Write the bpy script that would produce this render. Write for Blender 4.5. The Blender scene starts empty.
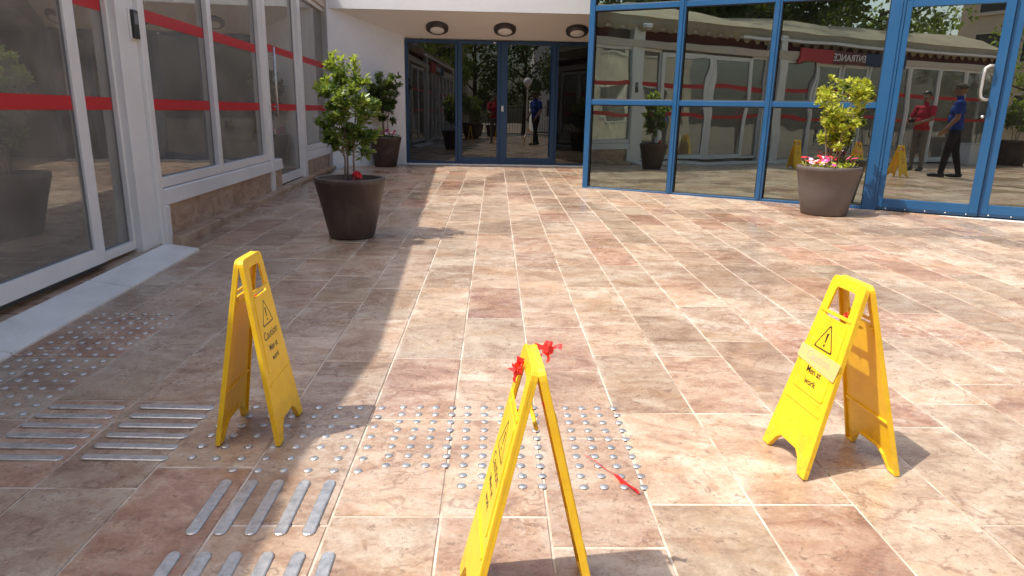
import bpy, bmesh, math, random
from mathutils import Vector, Matrix, noise
R = math.radians
random.seed(7)
scn = bpy.context.scene
COL = scn.collection

# ------------------------------------------------------------------ camera, sky, sun, exposure
CAM_H = 1.115
YAW, PITCH, ROLL = R(1.6696), R(14.508), R(1.13)
fw = Vector((math.sin(YAW)*math.cos(PITCH), math.cos(YAW)*math.cos(PITCH), -math.sin(PITCH)))
rt = Vector((math.cos(YAW), -math.sin(YAW), 0)); up = rt.cross(fw)
rt2 = rt*math.cos(ROLL) + up*math.sin(ROLL); up2 = up*math.cos(ROLL) - rt*math.sin(ROLL)
cd = bpy.data.cameras.new('camera'); cam = bpy.data.objects.new('camera', cd); COL.objects.link(cam)
cd.sensor_width = 36; cd.lens = 680/1024*36; cd.clip_start = .04; cd.clip_end = 2000
M = Matrix((rt2, up2, -fw)).transposed().to_4x4(); M.translation = (0, 0, CAM_H); cam.matrix_world = M
scn.camera = cam

SUN_EL, SUN_FWD = R(58.8), R(18)              # sun stands to the left and a little behind; shadows fall right and forward
travel = Vector((math.cos(SUN_FWD)*math.cos(SUN_EL), math.sin(SUN_FWD)*math.cos(SUN_EL), -math.sin(SUN_EL)))
w = bpy.data.worlds.new('World'); scn.world = w; w.use_nodes = True
nt = w.node_tree; sky = nt.nodes.new('ShaderNodeTexSky'); sky.sky_type = 'NISHITA'; sky.sun_disc = False
sky.sun_elevation = SUN_EL; sky.sun_rotation = math.atan2(-travel.x, -travel.y)
sky.air_density = 1.0; sky.dust_density = 4.0; sky.ozone_density = .6
nt.links.new(sky.outputs[0], nt.nodes['Background'].inputs[0]); nt.nodes['Background'].inputs[1].default_value = .15
sl = bpy.data.lights.new('sun', 'SUN'); sl.energy = 3.0; sl.angle = R(.55); sl.color = (1, .955, .88)
so = bpy.data.objects.new('sun', sl); COL.objects.link(so); so.rotation_euler = travel.to_track_quat('-Z', 'Y').to_euler(); so.location = (-6, -3, 12)
vs = scn.view_settings; vs.view_transform = 'Standard'; vs.look = 'None'; vs.gamma = 1; vs.exposure = .80; vs.use_curve_mapping = False
scn.cycles.max_bounces = 10; scn.cycles.transparent_max_bounces = 16; scn.cycles.use_denoising = True
scn.cycles.caustics_reflective = False; scn.cycles.caustics_refractive = False; scn.cycles.sample_clamp_indirect = 6

# ------------------------------------------------------------------ node helpers and materials
class NT:
    def __init__(s, name):
        s.m = bpy.data.materials.new(name); s.m.use_nodes = True; s.t = s.m.node_tree; s.t.nodes.clear()
        s.out = s.n('ShaderNodeOutputMaterial')
    def n(s, typ, **kw):
        nd = s.t.nodes.new(typ)
        for k, v in kw.items():
            if k.startswith('i_'):
                key = k[2:]; key = int(key) if key.isdigit() else key.replace('_', ' ')
                s.put(nd.inputs[key], v)
            else: setattr(nd, k, v)
        return nd
    def put(s, sock, v):
        if isinstance(v, bpy.types.NodeSocket): s.t.links.new(v, sock)
        elif isinstance(v, bpy.types.Node): s.t.links.new(v.outputs[0], sock)
        else:
            if isinstance(v, tuple) and len(v) == 3 and sock.type == 'RGBA': v = (*v, 1)
            sock.default_value = v
    def math(s, op, a, b=0., clamp=False):
        nd = s.n('ShaderNodeMath', operation=op, use_clamp=clamp); s.put(nd.inputs[0], a); s.put(nd.inputs[1], b); return nd.outputs[0]
    def vmath(s, op, a, b):
        nd = s.n('ShaderNodeVectorMath', operation=op); s.put(nd.inputs[0], a); s.put(nd.inputs[1], b); return nd.outputs[0]
    def noise(s, vec, scale, detail=4., rough=.55, dist=0.):
        nd = s.n('ShaderNodeTexNoise'); s.put(nd.inputs['Vector'], vec)
        nd.inputs['Scale'].default_value = scale; nd.inputs['Detail'].default_value = detail
        nd.inputs['Roughness'].default_value = rough; nd.inputs['Distortion'].default_value = dist; return nd.outputs[0]
    def ramp(s, f, stops):
        nd = s.n('ShaderNodeValToRGB'); s.put(nd.inputs[0], f); e = nd.color_ramp.elements
        while len(e) < len(stops): e.new(.5)
        for el, (p, c) in zip(e, stops):
            el.position = p; el.color = (*c, 1) if isinstance(c, tuple) else (c, c, c, 1)
        return nd.outputs[0]
    def mix(s, f, a, b, typ='MIX'):
        nd = s.n('ShaderNodeMix', data_type='RGBA', blend_type=typ); s.put(nd.inputs[0], f); s.put(nd.inputs[6], a); s.put(nd.inputs[7], b); return nd.outputs[2]
    def bump(s, h, strength, dist=.01):
        nd = s.n('ShaderNodeBump'); nd.inputs['Strength'].default_value = strength; nd.inputs['Distance'].default_value = dist; s.put(nd.inputs['Height'], h); return nd.outputs[0]
    def principled(s, col, rough=.5, metal=0., normal=None, spec=.5, **kw):
        p = s.n('ShaderNodeBsdfPrincipled'); s.put(p.inputs['Base Color'], col); s.put(p.inputs['Roughness'], rough); s.put(p.inputs['Metallic'], metal)
        p.inputs['Specular IOR Level'].default_value = spec
        if normal is not None: s.put(p.inputs['Normal'], normal)
        for k, v in kw.items(): s.put(p.inputs[k.replace('_', ' ')], v)
        return p
    def surf(s, sh): s.t.links.new(sh.outputs[0] if isinstance(sh, bpy.types.Node) else sh, s.out.inputs[0]); return s.m
def pos(t): return t.n('ShaderNodeNewGeometry').outputs['Position']
def objc(t): return t.n('ShaderNodeTexCoord').outputs['Object']

def plain(name, col, rough=.5, metal=0., var=.12, scale=6., bump=.05, spec=.5, grime=0.):
    """a painted or natural surface with slow colour drift, fine grain and uneven gloss"""
    t = NT(name); v = pos(t)
    a = t.noise(v, scale, 5); b = t.noise(v, scale*9, 3)
    k = t.math('ADD', t.math('MULTIPLY', a, var*1.4), t.math('MULTIPLY', b, var*.6))
    k = t.math('ADD', k, 1-var)
    c = t.mix(1., col, t.n('ShaderNodeCombineColor', i_0=k, i_1=k, i_2=k), 'MULTIPLY')
    if grime:
        g = t.ramp(t.noise(v, scale*.5, 7, .65, 1.), [(.45, 0.), (.75, grime)])
        c = t.mix(g, c, (.22, .18, .14))
    r = t.math('ADD', t.math('MULTIPLY', a, .25), rough-.12)
    return t.surf(t.principled(c, r, metal, t.bump(b, bump, .004), spec))

def mat_tile():
    t = NT('stone_tile'); g = t.n('ShaderNodeNewGeometry'); v = g.outputs['Position']
    oi = t.n('ShaderNodeObjectInfo')
    rnd = t.math('FRACT', t.math('ADD', t.math('MULTIPLY', oi.outputs['Random'], 7.31), g.outputs['Random Per Island']))
    rnd2 = t.math('FRACT', t.math('MULTIPLY', rnd, 13.7)); rnd3 = t.math('FRACT', t.math('MULTIPLY', rnd, 57.3))
    off = t.n('ShaderNodeCombineXYZ', i_0=t.math('MULTIPLY', rnd, 61.), i_1=t.math('MULTIPLY', rnd2, 37.), i_2=t.math('MULTIPLY', rnd3, 11.))
    p = t.vmath('ADD', v, off)
    st = t.vmath('MULTIPLY', p, (1.0, 1.5, 1.0))
    cloud = t.noise(st, 3.2, 8, .64, 1.0)
    mott = t.noise(st, 15., 6, .68, .8)
    streak = t.noise(t.vmath('MULTIPLY', p, (1.0, 2.0, 1.)), 5.0, 8, .68, 1.8)
    fine = t.noise(p, 85., 4, .75)
    cm = t.math('ADD', t.math('MULTIPLY', cloud, .74), t.math('MULTIPLY', mott, .26))
    base = t.ramp(cm, [(.35, (.19, .090, .054)), (.43, (.36, .215, .138)), (.50, (.47, .32, .22)), (.57, (.55, .425, .315)), (.66, (.65, .55, .44))])
    rosy = t.ramp(cm, [(.35, (.15, .060, .042)), (.45, (.325, .150, .098)), (.54, (.465, .265, .175)), (.65, (.61, .44, .325))])
    grey = t.ramp(cm, [(.36, (.235, .145, .095)), (.5, (.45, .33, .225)), (.63, (.61, .495, .375))])
    c = t.mix(t.ramp(rnd, [(.5, 0.), (.9, .95)]), base, rosy)
    c = t.mix(t.ramp(rnd2, [(.45, 0.), (.9, .8)]), c, grey)
    vein = t.ramp(streak, [(.35, 1.), (.42, .25), (.48, 0.)])
    c = t.mix(t.math('MULTIPLY', vein, .5), c, (.25, .115, .065))
    lite = t.ramp(streak, [(.55, 0.), (.62, .7), (.75, .9)])
    c = t.mix(t.math('MULTIPLY', lite, .34), c, (.62, .50, .38))
    ochre = t.ramp(t.noise(st, 2.3, 6, .6, .9), [(.52, 0.), (.66, .7)])
    c = t.mix(t.math('MULTIPLY', ochre, .55), c, (.46, .245, .10))
    pits = t.ramp(t.noise(p, 30., 5, .68, .8), [(.35, 1.), (.41, 0.)])
    c = t.mix(t.math('MULTIPLY', pits, .7), c, (.15, .075, .05))
    c = t.mix(.22, c, t.mix(t.ramp(rnd, [(.45, 0.), (.85, 1.)]), (.51, .385, .28), (.44, .295, .205)))
    c = t.mix(1., c, (.97, .985, .985), 'MULTIPLY')
    kv = t.math('ADD', t.math('MULTIPLY', rnd3, .30), .755); kv = t.math('MULTIPLY', kv, t.math('ADD', t.math('MULTIPLY', fine, .9), .55))
    c = t.mix(1., c, t.n('ShaderNodeCombineColor', i_0=kv, i_1=kv, i_2=kv), 'MULTIPLY')
    # dried cement wash and scuffs left by the work, in patches across tiles
    film = t.math('MULTIPLY', t.ramp(t.noise(v, .9, 5, .6, .8), [(.44, 0.), (.62, 1.)]), t.ramp(t.noise(v, 13., 8, .75, 1.4), [(.47, 0.), (.68, .7)]))
    c = t.mix(film, c, (.64, .56, .475))
    fx = t.math('FRACT', t.math('DIVIDE', t.math('SUBTRACT', t.n('ShaderNodeSeparateXYZ', i_0=v).outputs[0], -.137), .30))
    jd = t.math('ABSOLUTE', t.math('SUBTRACT', fx, .5))
    res = t.math('MULTIPLY', t.ramp(jd, [(.40, 0.), (.5, 1.)]), t.ramp(t.noise(v, 4.2, 7, .7, .8), [(.48, 0.), (.68, .5)]))
    c = t.mix(res, c, (.68, .605, .52))
    wv_ = t.n('ShaderNodeTexVoronoi', feature='DISTANCE_TO_EDGE'); t.put(wv_.inputs['Vector'], t.vmath('ADD', t.vmath('MULTIPLY', p, (1., 1.8, 1.)), t.vmath('MULTIPLY', t.n('ShaderNodeTexNoise', i_Vector=p, i_Scale=5., i_Detail=5.).outputs['Color'], (.5, .5, .5)))); wv_.inputs['Scale'].default_value = 3.2
    crack = t.math('MULTIPLY', t.ramp(wv_.outputs[0], [(.0, 1.), (.035, 0.)]), t.ramp(t.noise(p, 3.1, 3), [(.45, 0.), (.6, 1.)]))
    c = t.mix(t.math('MULTIPLY', crack, .55), c, (.20, .095, .06))
    scr = t.ramp(t.noise(t.vmath('MULTIPLY', v, (2.2, 9., 1.)), 16., 4, .6, 2.5), [(.63, 0.), (.68, .4)])
    c = t.mix(t.math('MULTIPLY', scr, t.ramp(t.noise(v, 1.4, 3), [(.42, 0.), (.6, 1.)])), c, (.66, .58, .49))
    wet = t.ramp(t.noise(v, .75, 4, .55, .6), [(.50, 0.), (.60, 1.)])
    c = t.mix(t.math('MULTIPLY', wet, .16), c, (.12, .07, .05))
    h = t.math('ADD', t.math('ADD', t.math('MULTIPLY', streak, .5), t.math('MULTIPLY', fine, .6)), t.math('MULTIPLY', pits, -.5))
    gl = t.math('ADD', t.math('MULTIPLY', t.noise(v, 1.9, 6, .62), .62), t.math('MULTIPLY', fine, .2)); rough = t.math('ADD', gl, -.10)
    rough = t.math('ADD', rough, t.math('MULTIPLY', film, .25), True); rough = t.math('MULTIPLY', rough, t.math('SUBTRACT', 1., t.math('MULTIPLY', wet, .5)))
    return t.surf(t.principled(c, rough, 0., t.bump(h, .3, .0035), .5))

def mat_grout():
    t = NT('grout'); v = pos(t)
    c = t.ramp(t.noise(v, 4.5, 8, .72), [(.35, (.30, .215, .155)), (.46, (.46, .37, .29)), (.55, (.58, .50, .41)), (.7, (.70, .63, .55))])
    return t.surf(t.principled(c, .85, 0., t.bump(t.noise(v, 180., 3), .4, .003), .2))

def mat_cladding():
    t = NT('stone_cladding'); v = pos(t); st = t.vmath('MULTIPLY', v, (1., 1., 2.2))
    c = t.ramp(t.noise(st, 3.2, 7, .65, 1.4), [(.28, (.20, .11, .068)), (.42, (.33, .20, .125)), (.55, (.44, .295, .195)), (.72, (.55, .43, .32))])
    sp = t.noise(v, 60., 3); c = t.mix(t.ramp(sp, [(.56, 0.), (.72, .5)]), c, (.6, .5, .4))
    return t.surf(t.principled(c, .36, 0., t.bump(t.math('ADD', sp, t.noise(st, 9., 6, .7)), .35, .006), .5))

def mat_glass(name, tint, refl, refl_col=(1, 1, 1), wob=.0, rough=0.0, scale=1.1, film=.03):
    t = NT(name)
    g = t.n('ShaderNodeBsdfGlossy'); g.inputs['Color'].default_value = (*refl_col, 1); g.inputs['Roughness'].default_value = rough
    lw = t.n('ShaderNodeFresnel'); lw.inputs['IOR'].default_value = 1.5
    if wob:
        o = objc(t); nrm = t.bump(t.noise(o, scale, 1.5, .4, .3), 1., wob); t.put(g.inputs['Normal'], nrm)
    d = t.n('ShaderNodeBsdfTransparent'); d.inputs['Color'].default_value = (*tint, 1)
    f = t.math('ADD', t.math('MULTIPLY', lw, 1-refl), refl, True)
    dirt_veil = t.ramp(t.noise(pos(t), 3.5, 6, .6, .5), [(.35, film*.6), (.85, film*1.5)])  # glass dirt; where film is strong, a painted pale haze as well
    m = t.n('ShaderNodeMixShader', i_0=f, i_1=d, i_2=g)
    df = t.n('ShaderNodeBsdfDiffuse'); df.inputs['Color'].default_value = (.5, .47, .42, 1)
    return t.surf(t.n('ShaderNodeMixShader', i_0=dirt_veil, i_1=m, i_2=df))

def mat_leaf(name, cols, trans=.35, rough=.35):
    t = NT(name); g = t.n('ShaderNodeNewGeometry')
    r = g.outputs['Random Per Island']
    c = t.ramp(r, [(i/(len(cols)-1), k) for i, k in enumerate(cols)])
    c = t.mix(t.math('MULTIPLY', t.noise(g.outputs['Position'], 5., 3), .35), c, (.10, .12, .02))
    p = t.principled(c, rough, 0., None, .5)
    tr = t.n('ShaderNodeBsdfTranslucent'); t.put(tr.inputs['Color'], t.mix(.5, c, (.55, .65, .08), 'MIX'))
    return t.surf(t.n('ShaderNodeMixShader', i_0=trans, i_1=p, i_2=tr))

def mat_plastic():
    t = NT('yellow_plastic'); v = pos(t); o = objc(t)
    a = t.noise(v, 9., 6, .65, .6); b = t.noise(v, 160., 2)
    c = t.ramp(a, [(.3, (.80, .46, .011)), (.55, (.88, .565, .017)), (.8, (.84, .50, .02))])
    scuff = t.ramp(t.noise(t.vmath('MULTIPLY', v, (1., 1., 3.)), 34., 6, .75, 1.2), [(.62, 0.), (.74, .45)])
    c = t.mix(scuff, c, (.60, .40, .14))
    low = t.ramp(t.n('ShaderNodeSeparateXYZ', i_0=v).outputs[2], [(.04, 1.), (.16, 0.)])
    grime = t.math('MULTIPLY', t.math('ADD', t.math('MULTIPLY', low, .4), .10), t.ramp(t.noise(v, 22., 7, .75, .8), [(.44, 0.), (.66, 1.)]))
    c = t.mix(grime, c, (.30, .19, .075))
    scr = t.ramp(t.noise(t.vmath('MULTIPLY', v, (9., 2., 2.)), 30., 3, .6, 2.), [(.66, 0.), (.70, .5)])
    c = t.mix(scr, c, (.92, .74, .30))
    return t.surf(t.principled(c, t.math('ADD', t.math('MULTIPLY', a, .25), .30), 0., t.bump(b, .05, .002), .5))

def mat_steel():
    t = NT('brushed_steel'); v = pos(t); a = t.noise(v, 40., 5, .7)
    c = t.ramp(a, [(.32, (.44, .43, .41)), (.5, (.58, .57, .55)), (.7, (.70, .69, .67))])
    return t.surf(t.principled(c, t.math('ADD', t.math('MULTIPLY', a, .3), .30), .85, t.bump(a, .06, .002)))

def mat_fabric(name, cols, scale=1.5, rough=.85):
    t = NT(name); v = pos(t); a = t.noise(v, scale, 5, .6, .5)
    c = t.ramp(a, [(.3, cols[0]), (.7, cols[1])])
    wv = t.noise(v, 260., 2)
    return t.surf(t.principled(c, rough, 0., t.bump(t.math('ADD', t.math('MULTIPLY', t.noise(v, 14., 4), 2.), wv), .25, .01), .2))

def mat_emit(name, col, k):
    t = NT(name); e = t.n('ShaderNodeEmission'); e.inputs[0].default_value = (*col, 1); e.inputs[1].default_value = k; return t.surf(e)

def mat_added_curtain():  # translucent cloth for the curtains added to bring sun into the room
    t = NT('added_cream_curtain'); d = t.n('ShaderNodeBsdfDiffuse'); d.inputs[0].default_value = (.62, .57, .48, 1); tr = t.n('ShaderNodeBsdfTranslucent'); tr.inputs[0].default_value = (.66, .60, .50, 1)
    return t.surf(t.n('ShaderNodeMixShader', i_0=.5, i_1=d, i_2=tr))

MT = dict(added_curtain=mat_added_curtain(),
    tile=mat_tile(), grout=mat_grout(), clad=mat_cladding(), yellow=mat_plastic(), steel=mat_steel(),
    alu=plain('white_aluminium', (.70, .69, .66), .34, .0, .10, 3., .02, .5, .12),
    alu_grey=plain('grey_gasket', (.17, .17, .17), .55), gasket=plain('black_gasket', (.02, .02, .02), .5),
    marble=plain('white_marble', (.76, .73, .68), .38, 0, .18, 5., .04, .5, .25),
    plaster=plain('white_plaster', (.75, .745, .725), .8, 0, .10, 1.6, .12, .2, .12),
    soffit=plain('soffit_plaster', (.80, .785, .76), .85, 0, .06, 2., .05, .2),
    blue=plain('blue_aluminium', (.013, .085, .205), .36, 0, .14, 4., .02, .5, .06),
    blue_dark=plain('dark_blue_aluminium', (.012, .045, .10), .4, 0, .12, 4., .02),
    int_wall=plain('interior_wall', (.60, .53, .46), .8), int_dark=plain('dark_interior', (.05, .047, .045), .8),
    int_white=plain('interior_white', (.7, .69, .67), .7), int_floor=plain('interior_floor', (.30, .25, .21), .25, 0, .2, 1.),
    glass_left=mat_glass('clear_window_glass', (.80, .82, .80), .20, (.97, .99, .96), .004, film=.25),  # strong film paints a pale haze over the dim room
    glass_right=mat_glass('green_solar_glass', (.16, .20, .17), .45, (.74, .83, .75), .0035, film=.006),
    glass_door=mat_glass('tinted_door_glass', (.16, .20, .17), .46, (.78, .84, .77), .0015, film=.006),
    glass_back=mat_glass('smoked_door_glass', (.10, .10, .10), .075, (.92, .94, .90), .0012, film=.008),
    red_vinyl=plain('red_vinyl', (.46, .012, .016), .5), pot=plain('brown_planter_resin', (.055, .036, .030), .5, 0, .35, 5., .2, .4, .35),
    pot_grey=plain('grey_planter_resin', (.10, .082, .075), .5, 0, .3, 5., .2, .4, .3),
    soil=plain('soil', (.055, .035, .022), .95, 0, .5, 30., .8, .1),
    bark=plain('bark', (.20, .15, .11), .85, 0, .4, 40., .6, .1), bark_dark=plain('tree_bark', (.10, .075, .055), .9, 0, .4, 14., .8, .1),
    leaf=mat_leaf('shrub_leaf', [(.035, .085, .018), (.065, .14, .028), (.11, .19, .045), (.27, .32, .11)]),
    leaf_new=mat_leaf('young_leaf', [(.14, .22, .025), (.23, .31, .035), (.33, .40, .05)], .45),
    leaf_lime=mat_leaf('lime_leaf', [(.28, .33, .02), (.45, .49, .03), (.60, .61, .06), (.70, .68, .15)], .4),
    leaf_dark=mat_leaf('dark_leaf', [(.018, .045, .014), (.03, .07, .02), (.05, .095, .03)], .25),
    leaf_tree=mat_leaf('tree_leaf', [(.03, .055, .016), (.05, .085, .022), (.08, .12, .03)], .3, .5),
    petal_red=plain('red_petal', (.72, .015, .03), .6), petal_pink=plain('pink_petal', (.78, .06, .24), .6), petal_white=plain('pale_pink_petal', (.85, .55, .62), .6),
    ribbon=plain('red_ribbon_plastic', (.92, .04, .032), .45), black_ink=plain('black_ink', (.018, .016, .01), .5),
    tape=plain('brown_packing_tape', (.66, .50, .20), .3), grey_ink=plain('worn_grey_ink', (.46, .40, .26), .5),
    canvas=mat_fabric('cream_canvas', [(.52, .45, .33), (.64, .56, .42)]), canvas_in=mat_fabric('maroon_lining', [(.10, .03, .028), (.13, .045, .035)]),
    beige=plain('beige_render', (.50, .40, .29), .85, 0, .1, .8, .2, .2, .15), cream_wall=plain('cream_plaster', (.60, .54, .44), .85, 0, .08, 1., .1, .2, .1), cream=plain('cream_beam', (.52, .45, .36), .7),
    navy=plain('navy_board', (.02, .03, .085), .5), sign_red=plain('red_board', (.42, .025, .03), .5), sign_white=plain('white_letters', (.8, .8, .78), .5),
    black=plain('black_plastic', (.015, .015, .016), .35), white=plain('white_enamel', (.78, .77, .75), .4), lamp_ring=plain('bronze_lamp_ring', (.05, .042, .04), .4),
    lamp_glass=plain('opal_glass', (.86, .85, .83), .3), iron=plain('dark_iron', (.04, .04, .042), .5), asphalt=plain('far_paving', (.34, .27, .21), .85, 0, .3, 2., .3, .2),
    skin=plain('skin', (.20, .105, .065), .5, 0, .08), hair=plain('black_hair', (.010, .009, .008), .5),
    shirt_red=mat_fabric('crimson_shirt', [(.34, .018, .035), (.44, .03, .05)]), trous_grey=mat_fabric('grey_trousers', [(.13, .115, .10), (.18, .16, .145)]),
    shirt_blue=mat_fabric('royal_blue_shirt', [(.012, .035, .19), (.02, .055, .27)]), trous_black=mat_fabric('black_trousers', [(.012, .012, .015), (.022, .022, .026)]),
    cap=mat_fabric('olive_cap', [(.05, .045, .03), (.08, .07, .05)]), shoe=plain('black_shoe', (.012, .011, .01), .35),
)

# ------------------------------------------------------------------ mesh helpers
def tag(o, label=None, cat=None, group=None, kind=None):
    if label: o['label'] = label
    if cat: o['category'] = cat
    if group: o['group'] = group
    if kind: o['kind'] = kind
    return o
def link(o, parent=None):
    COL.objects.link(o)
    if parent is not None: o.parent = parent
    return o
def empty(name, loc=(0, 0, 0), rz=0., parent=None):
    o = bpy.data.objects.new(name, None); o.location = loc; o.rotation_euler = (0, 0, rz); o.empty_display_size = .1
    return link(o, parent)
def mesh_of(bm, name, mats, smooth=False):
    me = bpy.data.meshes.new(name); bm.to_mesh(me); bm.free()
    for m in (mats if isinstance(mats, (list, tuple)) else [mats]): me.materials.append(m)
    if smooth:
        for p in me.polygons: p.use_smooth = True
    return me
def obj(name, bm, mat, parent=None, smooth=False, loc=(0, 0, 0), rot=(0, 0, 0)):
    me = mesh_of(bm, name, mat, smooth) if isinstance(bm, bmesh.types.BMesh) else bm
    o = bpy.data.objects.new(name, me); o.location = loc; o.rotation_euler = rot
    return link(o, parent)
def bm_box(bm, x0, x1, y0, y1, z0, z1, mi=0):
    v = [bm.verts.new((x, y, z)) for z in (z0, z1) for x, y in ((x0, y0), (x1, y0), (x1, y1), (x0, y1))]
    for f in ((0, 3, 2, 1), (4, 5, 6, 7), (0, 1, 5, 4), (1, 2, 6, 5), (2, 3, 7, 6), (3, 0, 4, 7)):
        bm.faces.new([v[i] for i in f]).material_index = mi
    return v
def box(name, x0, x1, y0, y1, z0, z1, mat, parent=None, bev=.003, loc=(0, 0, 0), rot=(0, 0, 0)):
    bm = bmesh.new(); bm_box(bm, min(x0, x1), max(x0, x1), min(y0, y1), max(y0, y1), min(z0, z1), max(z0, z1))
    if bev: bmesh.ops.bevel(bm, geom=list(bm.edges), offset=bev, segments=1, affect='EDGES', profile=.5)
    return obj(name, bm, mat, parent, False, loc, rot)
def frame_bm(x0, x1, z0, z1, wl, wr, wb, wt, d0, d1, axis):
    """four bars round a rectangular opening; axis 'y': plane spanned by y and z, depth along x; axis 'x': x and z, depth along y"""
    bm = bmesh.new()
    def bar(a0, a1, b0, b1):
        if axis == 'y': bm_box(bm, d0, d1, a0, a1, b0, b1)
        else: bm_box(bm, a0, a1, d0, d1, b0, b1)
    bar(x0, x0+wl, z0, z1); bar(x1-wr, x1, z0, z1)
    bar(x0+wl, x1-wr, z0, z0+wb); bar(x0+wl, x1-wr, z1-wt, z1)
    bmesh.ops.bevel(bm, geom=list(bm.edges), offset=.003, segments=1, affect='EDGES')
    return bm
def tube_bm(bm, pts, radii, seg=8, cap=True, mi=0):
    pts = [Vector(p) for p in pts]; rings = []
    if not isinstance(radii, (list, tuple)): radii = [radii]*len(pts)
    ref = None
    for i, p in enumerate(pts):
        d = (pts[min(i+1, len(pts)-1)] - pts[max(i-1, 0)]).normalized()
        if ref is None: ref = d.orthogonal().normalized()
        a = (ref - d*ref.dot(d)).normalized(); ref = a; b = d.cross(a)
        rings.append([bm.verts.new(p + (a*math.cos(2*math.pi*k/seg) + b*math.sin(2*math.pi*k/seg))*radii[i]) for k in range(seg)])
    for r0, r1 in zip(rings, rings[1:]):
        for k in range(seg):
            f = bm.faces.new((r0[k], r0[(k+1) % seg], r1[(k+1) % seg], r1[k])); f.material_index = mi; f.smooth = True
    if cap:
        bm.faces.new(rings[0][::-1]).material_index = mi; bm.faces.new(rings[-1]).material_index = mi
def lathe_bm(bm, prof, seg=40, center=(0, 0)):
    rings = [[bm.verts.new((center[0]+r*math.cos(2*math.pi*k/seg), center[1]+r*math.sin(2*math.pi*k/seg), z)) for k in range(seg)] for r, z in prof]
    for r0, r1 in zip(rings, rings[1:]):
        for k in range(seg): bm.faces.new((r0[k], r0[(k+1) % seg], r1[(k+1) % seg], r1[k])).smooth = True
    return rings
def curve_mesh(splines, extrude, bevel=0., name='shape'):
    """flat outline with holes, thickened; lies in the local xy plane"""
    cu = bpy.data.curves.new(name, 'CURVE'); cu.dimensions = '2D'; cu.fill_mode = 'BOTH'; cu.extrude = extrude; cu.bevel_depth = bevel; cu.bevel_resolution = 1
    for pts in splines:
        s = cu.splines.new('POLY'); s.points.add(len(pts)-1); s.use_cyclic_u = True
        for p, q in zip(s.points, pts): p.co = (q[0], q[1], 0, 1)
    o = bpy.data.objects.new(name, cu); COL.objects.link(o)
    me = bpy.data.meshes.new_from_object(o.evaluated_get(bpy.context.evaluated_depsgraph_get()))
    bpy.data.objects.remove(o); bpy.data.curves.remove(cu); return me
def text_mesh(body, size, extrude=.0001, align='CENTER', spacing=1., bold=0.):
    cu = bpy.data.curves.new('lettering', 'FONT'); cu.body = body; cu.size = size; cu.align_x = align; cu.align_y = 'CENTER'; cu.extrude = extrude; cu.space_character = spacing; cu.offset = bold; cu.resolution_u = 4
    o = bpy.data.objects.new('lettering', cu); COL.objects.link(o)
    me = bpy.data.meshes.new_from_object(o.evaluated_get(bpy.context.evaluated_depsgraph_get()))
    bpy.data.objects.remove(o); bpy.data.curves.remove(cu); return me
def rounded(pts, r, seg=4):
    out = []; n = len(pts)
    for i in range(n):
        p = Vector(pts[i]); a = (Vector(pts[i-1])-p); b = (Vector(pts[(i+1) % n])-p)
        rr = min(r, a.length*.45, b.length*.45); p0 = p+a.normalized()*rr; p1 = p+b.normalized()*rr
        for k in range(seg+1):
            t = k/seg; out.append(tuple(p0*(1-t)**2 + p*2*t*(1-t) + p1*t*t))
    return out
def setmat(me, mat, smooth=False):
    me.materials.clear(); me.materials.append(mat)
    for p in me.polygons: p.use_smooth = smooth
    return me

SLOPE = .014                                             # the forecourt rises gently towards the doors
def gz(y): return SLOPE*y
TILT = math.atan(SLOPE)

# ------------------------------------------------------------------ ground and pavement
bm = bmesh.new()
q = [bm.verts.new(p) for p in ((-400, -400, gz(-400)-.08), (400, -400, gz(-400)-.08), (400, 400, gz(400)-.08), (-400, 400, gz(400)-.08))]
bm.faces.new(q); tag(obj('ground', bm, MT['asphalt']), kind='structure')

PX0, PX1, PY0, PY1 = -2.537, 9.2, -24., 13.2
bm = bmesh.new(); bm_box(bm, PX0, PX1, PY0, PY1, -.06, -.0035)
for v in bm.verts: v.co.z += gz(v.co.y)
pavement = tag(obj('pavement', bm, MT['grout']), kind='structure')
TW, TL, GAP = .30, .60, .0070; GY = .0115
tb = bmesh.new(); bm_box(tb, -TW/2+GAP/2, TW/2-GAP/2, -TL/2+GY/2, TL/2-GY/2, -.016, 0)
bmesh.ops.bevel(tb, geom=[e for e in tb.edges if all(v.co.z > -.001 for v in e.verts)], offset=.0025, segments=1, affect='EDGES')
tile_me = mesh_of(tb, 'tile', MT['tile'])
tiles = []
X0J = -.137 - 8*.30
rs = random.Random(4); prev = 0.
for c in range(39):
    x = X0J + (c+.5)*.30
    off = {7: .475, 8: .475, 9: .34}.get(c, None)
    if off is None:
        off = rs.choice([prev, prev+.3, prev+.2, prev-.15, rs.random()*.6]) % .6
    prev = off
    y = PY0 + off + .3
    while y < PY1-.3:
        tiles.append((x, y, c)); y += .6
def seen(t):
    x, y, c = t; d = math.hypot(x, y)
    return 1e3 + d if y < 1.0 or abs(x) > y*.80+.25 or x < -2.5 else d
tiles.sort(key=seen)
rt_ = random.Random(9)
for x, y, c in tiles[:300]:
    o = bpy.data.objects.new('tile', tile_me); link(o, pavement)
    o.location = (x, y, gz(y)+rt_.uniform(-.0006, .0006)); o.rotation_euler = (TILT+rt_.gauss(0, .0011), rt_.gauss(0, .0018), 0)
bm = bmesh.new()
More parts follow.
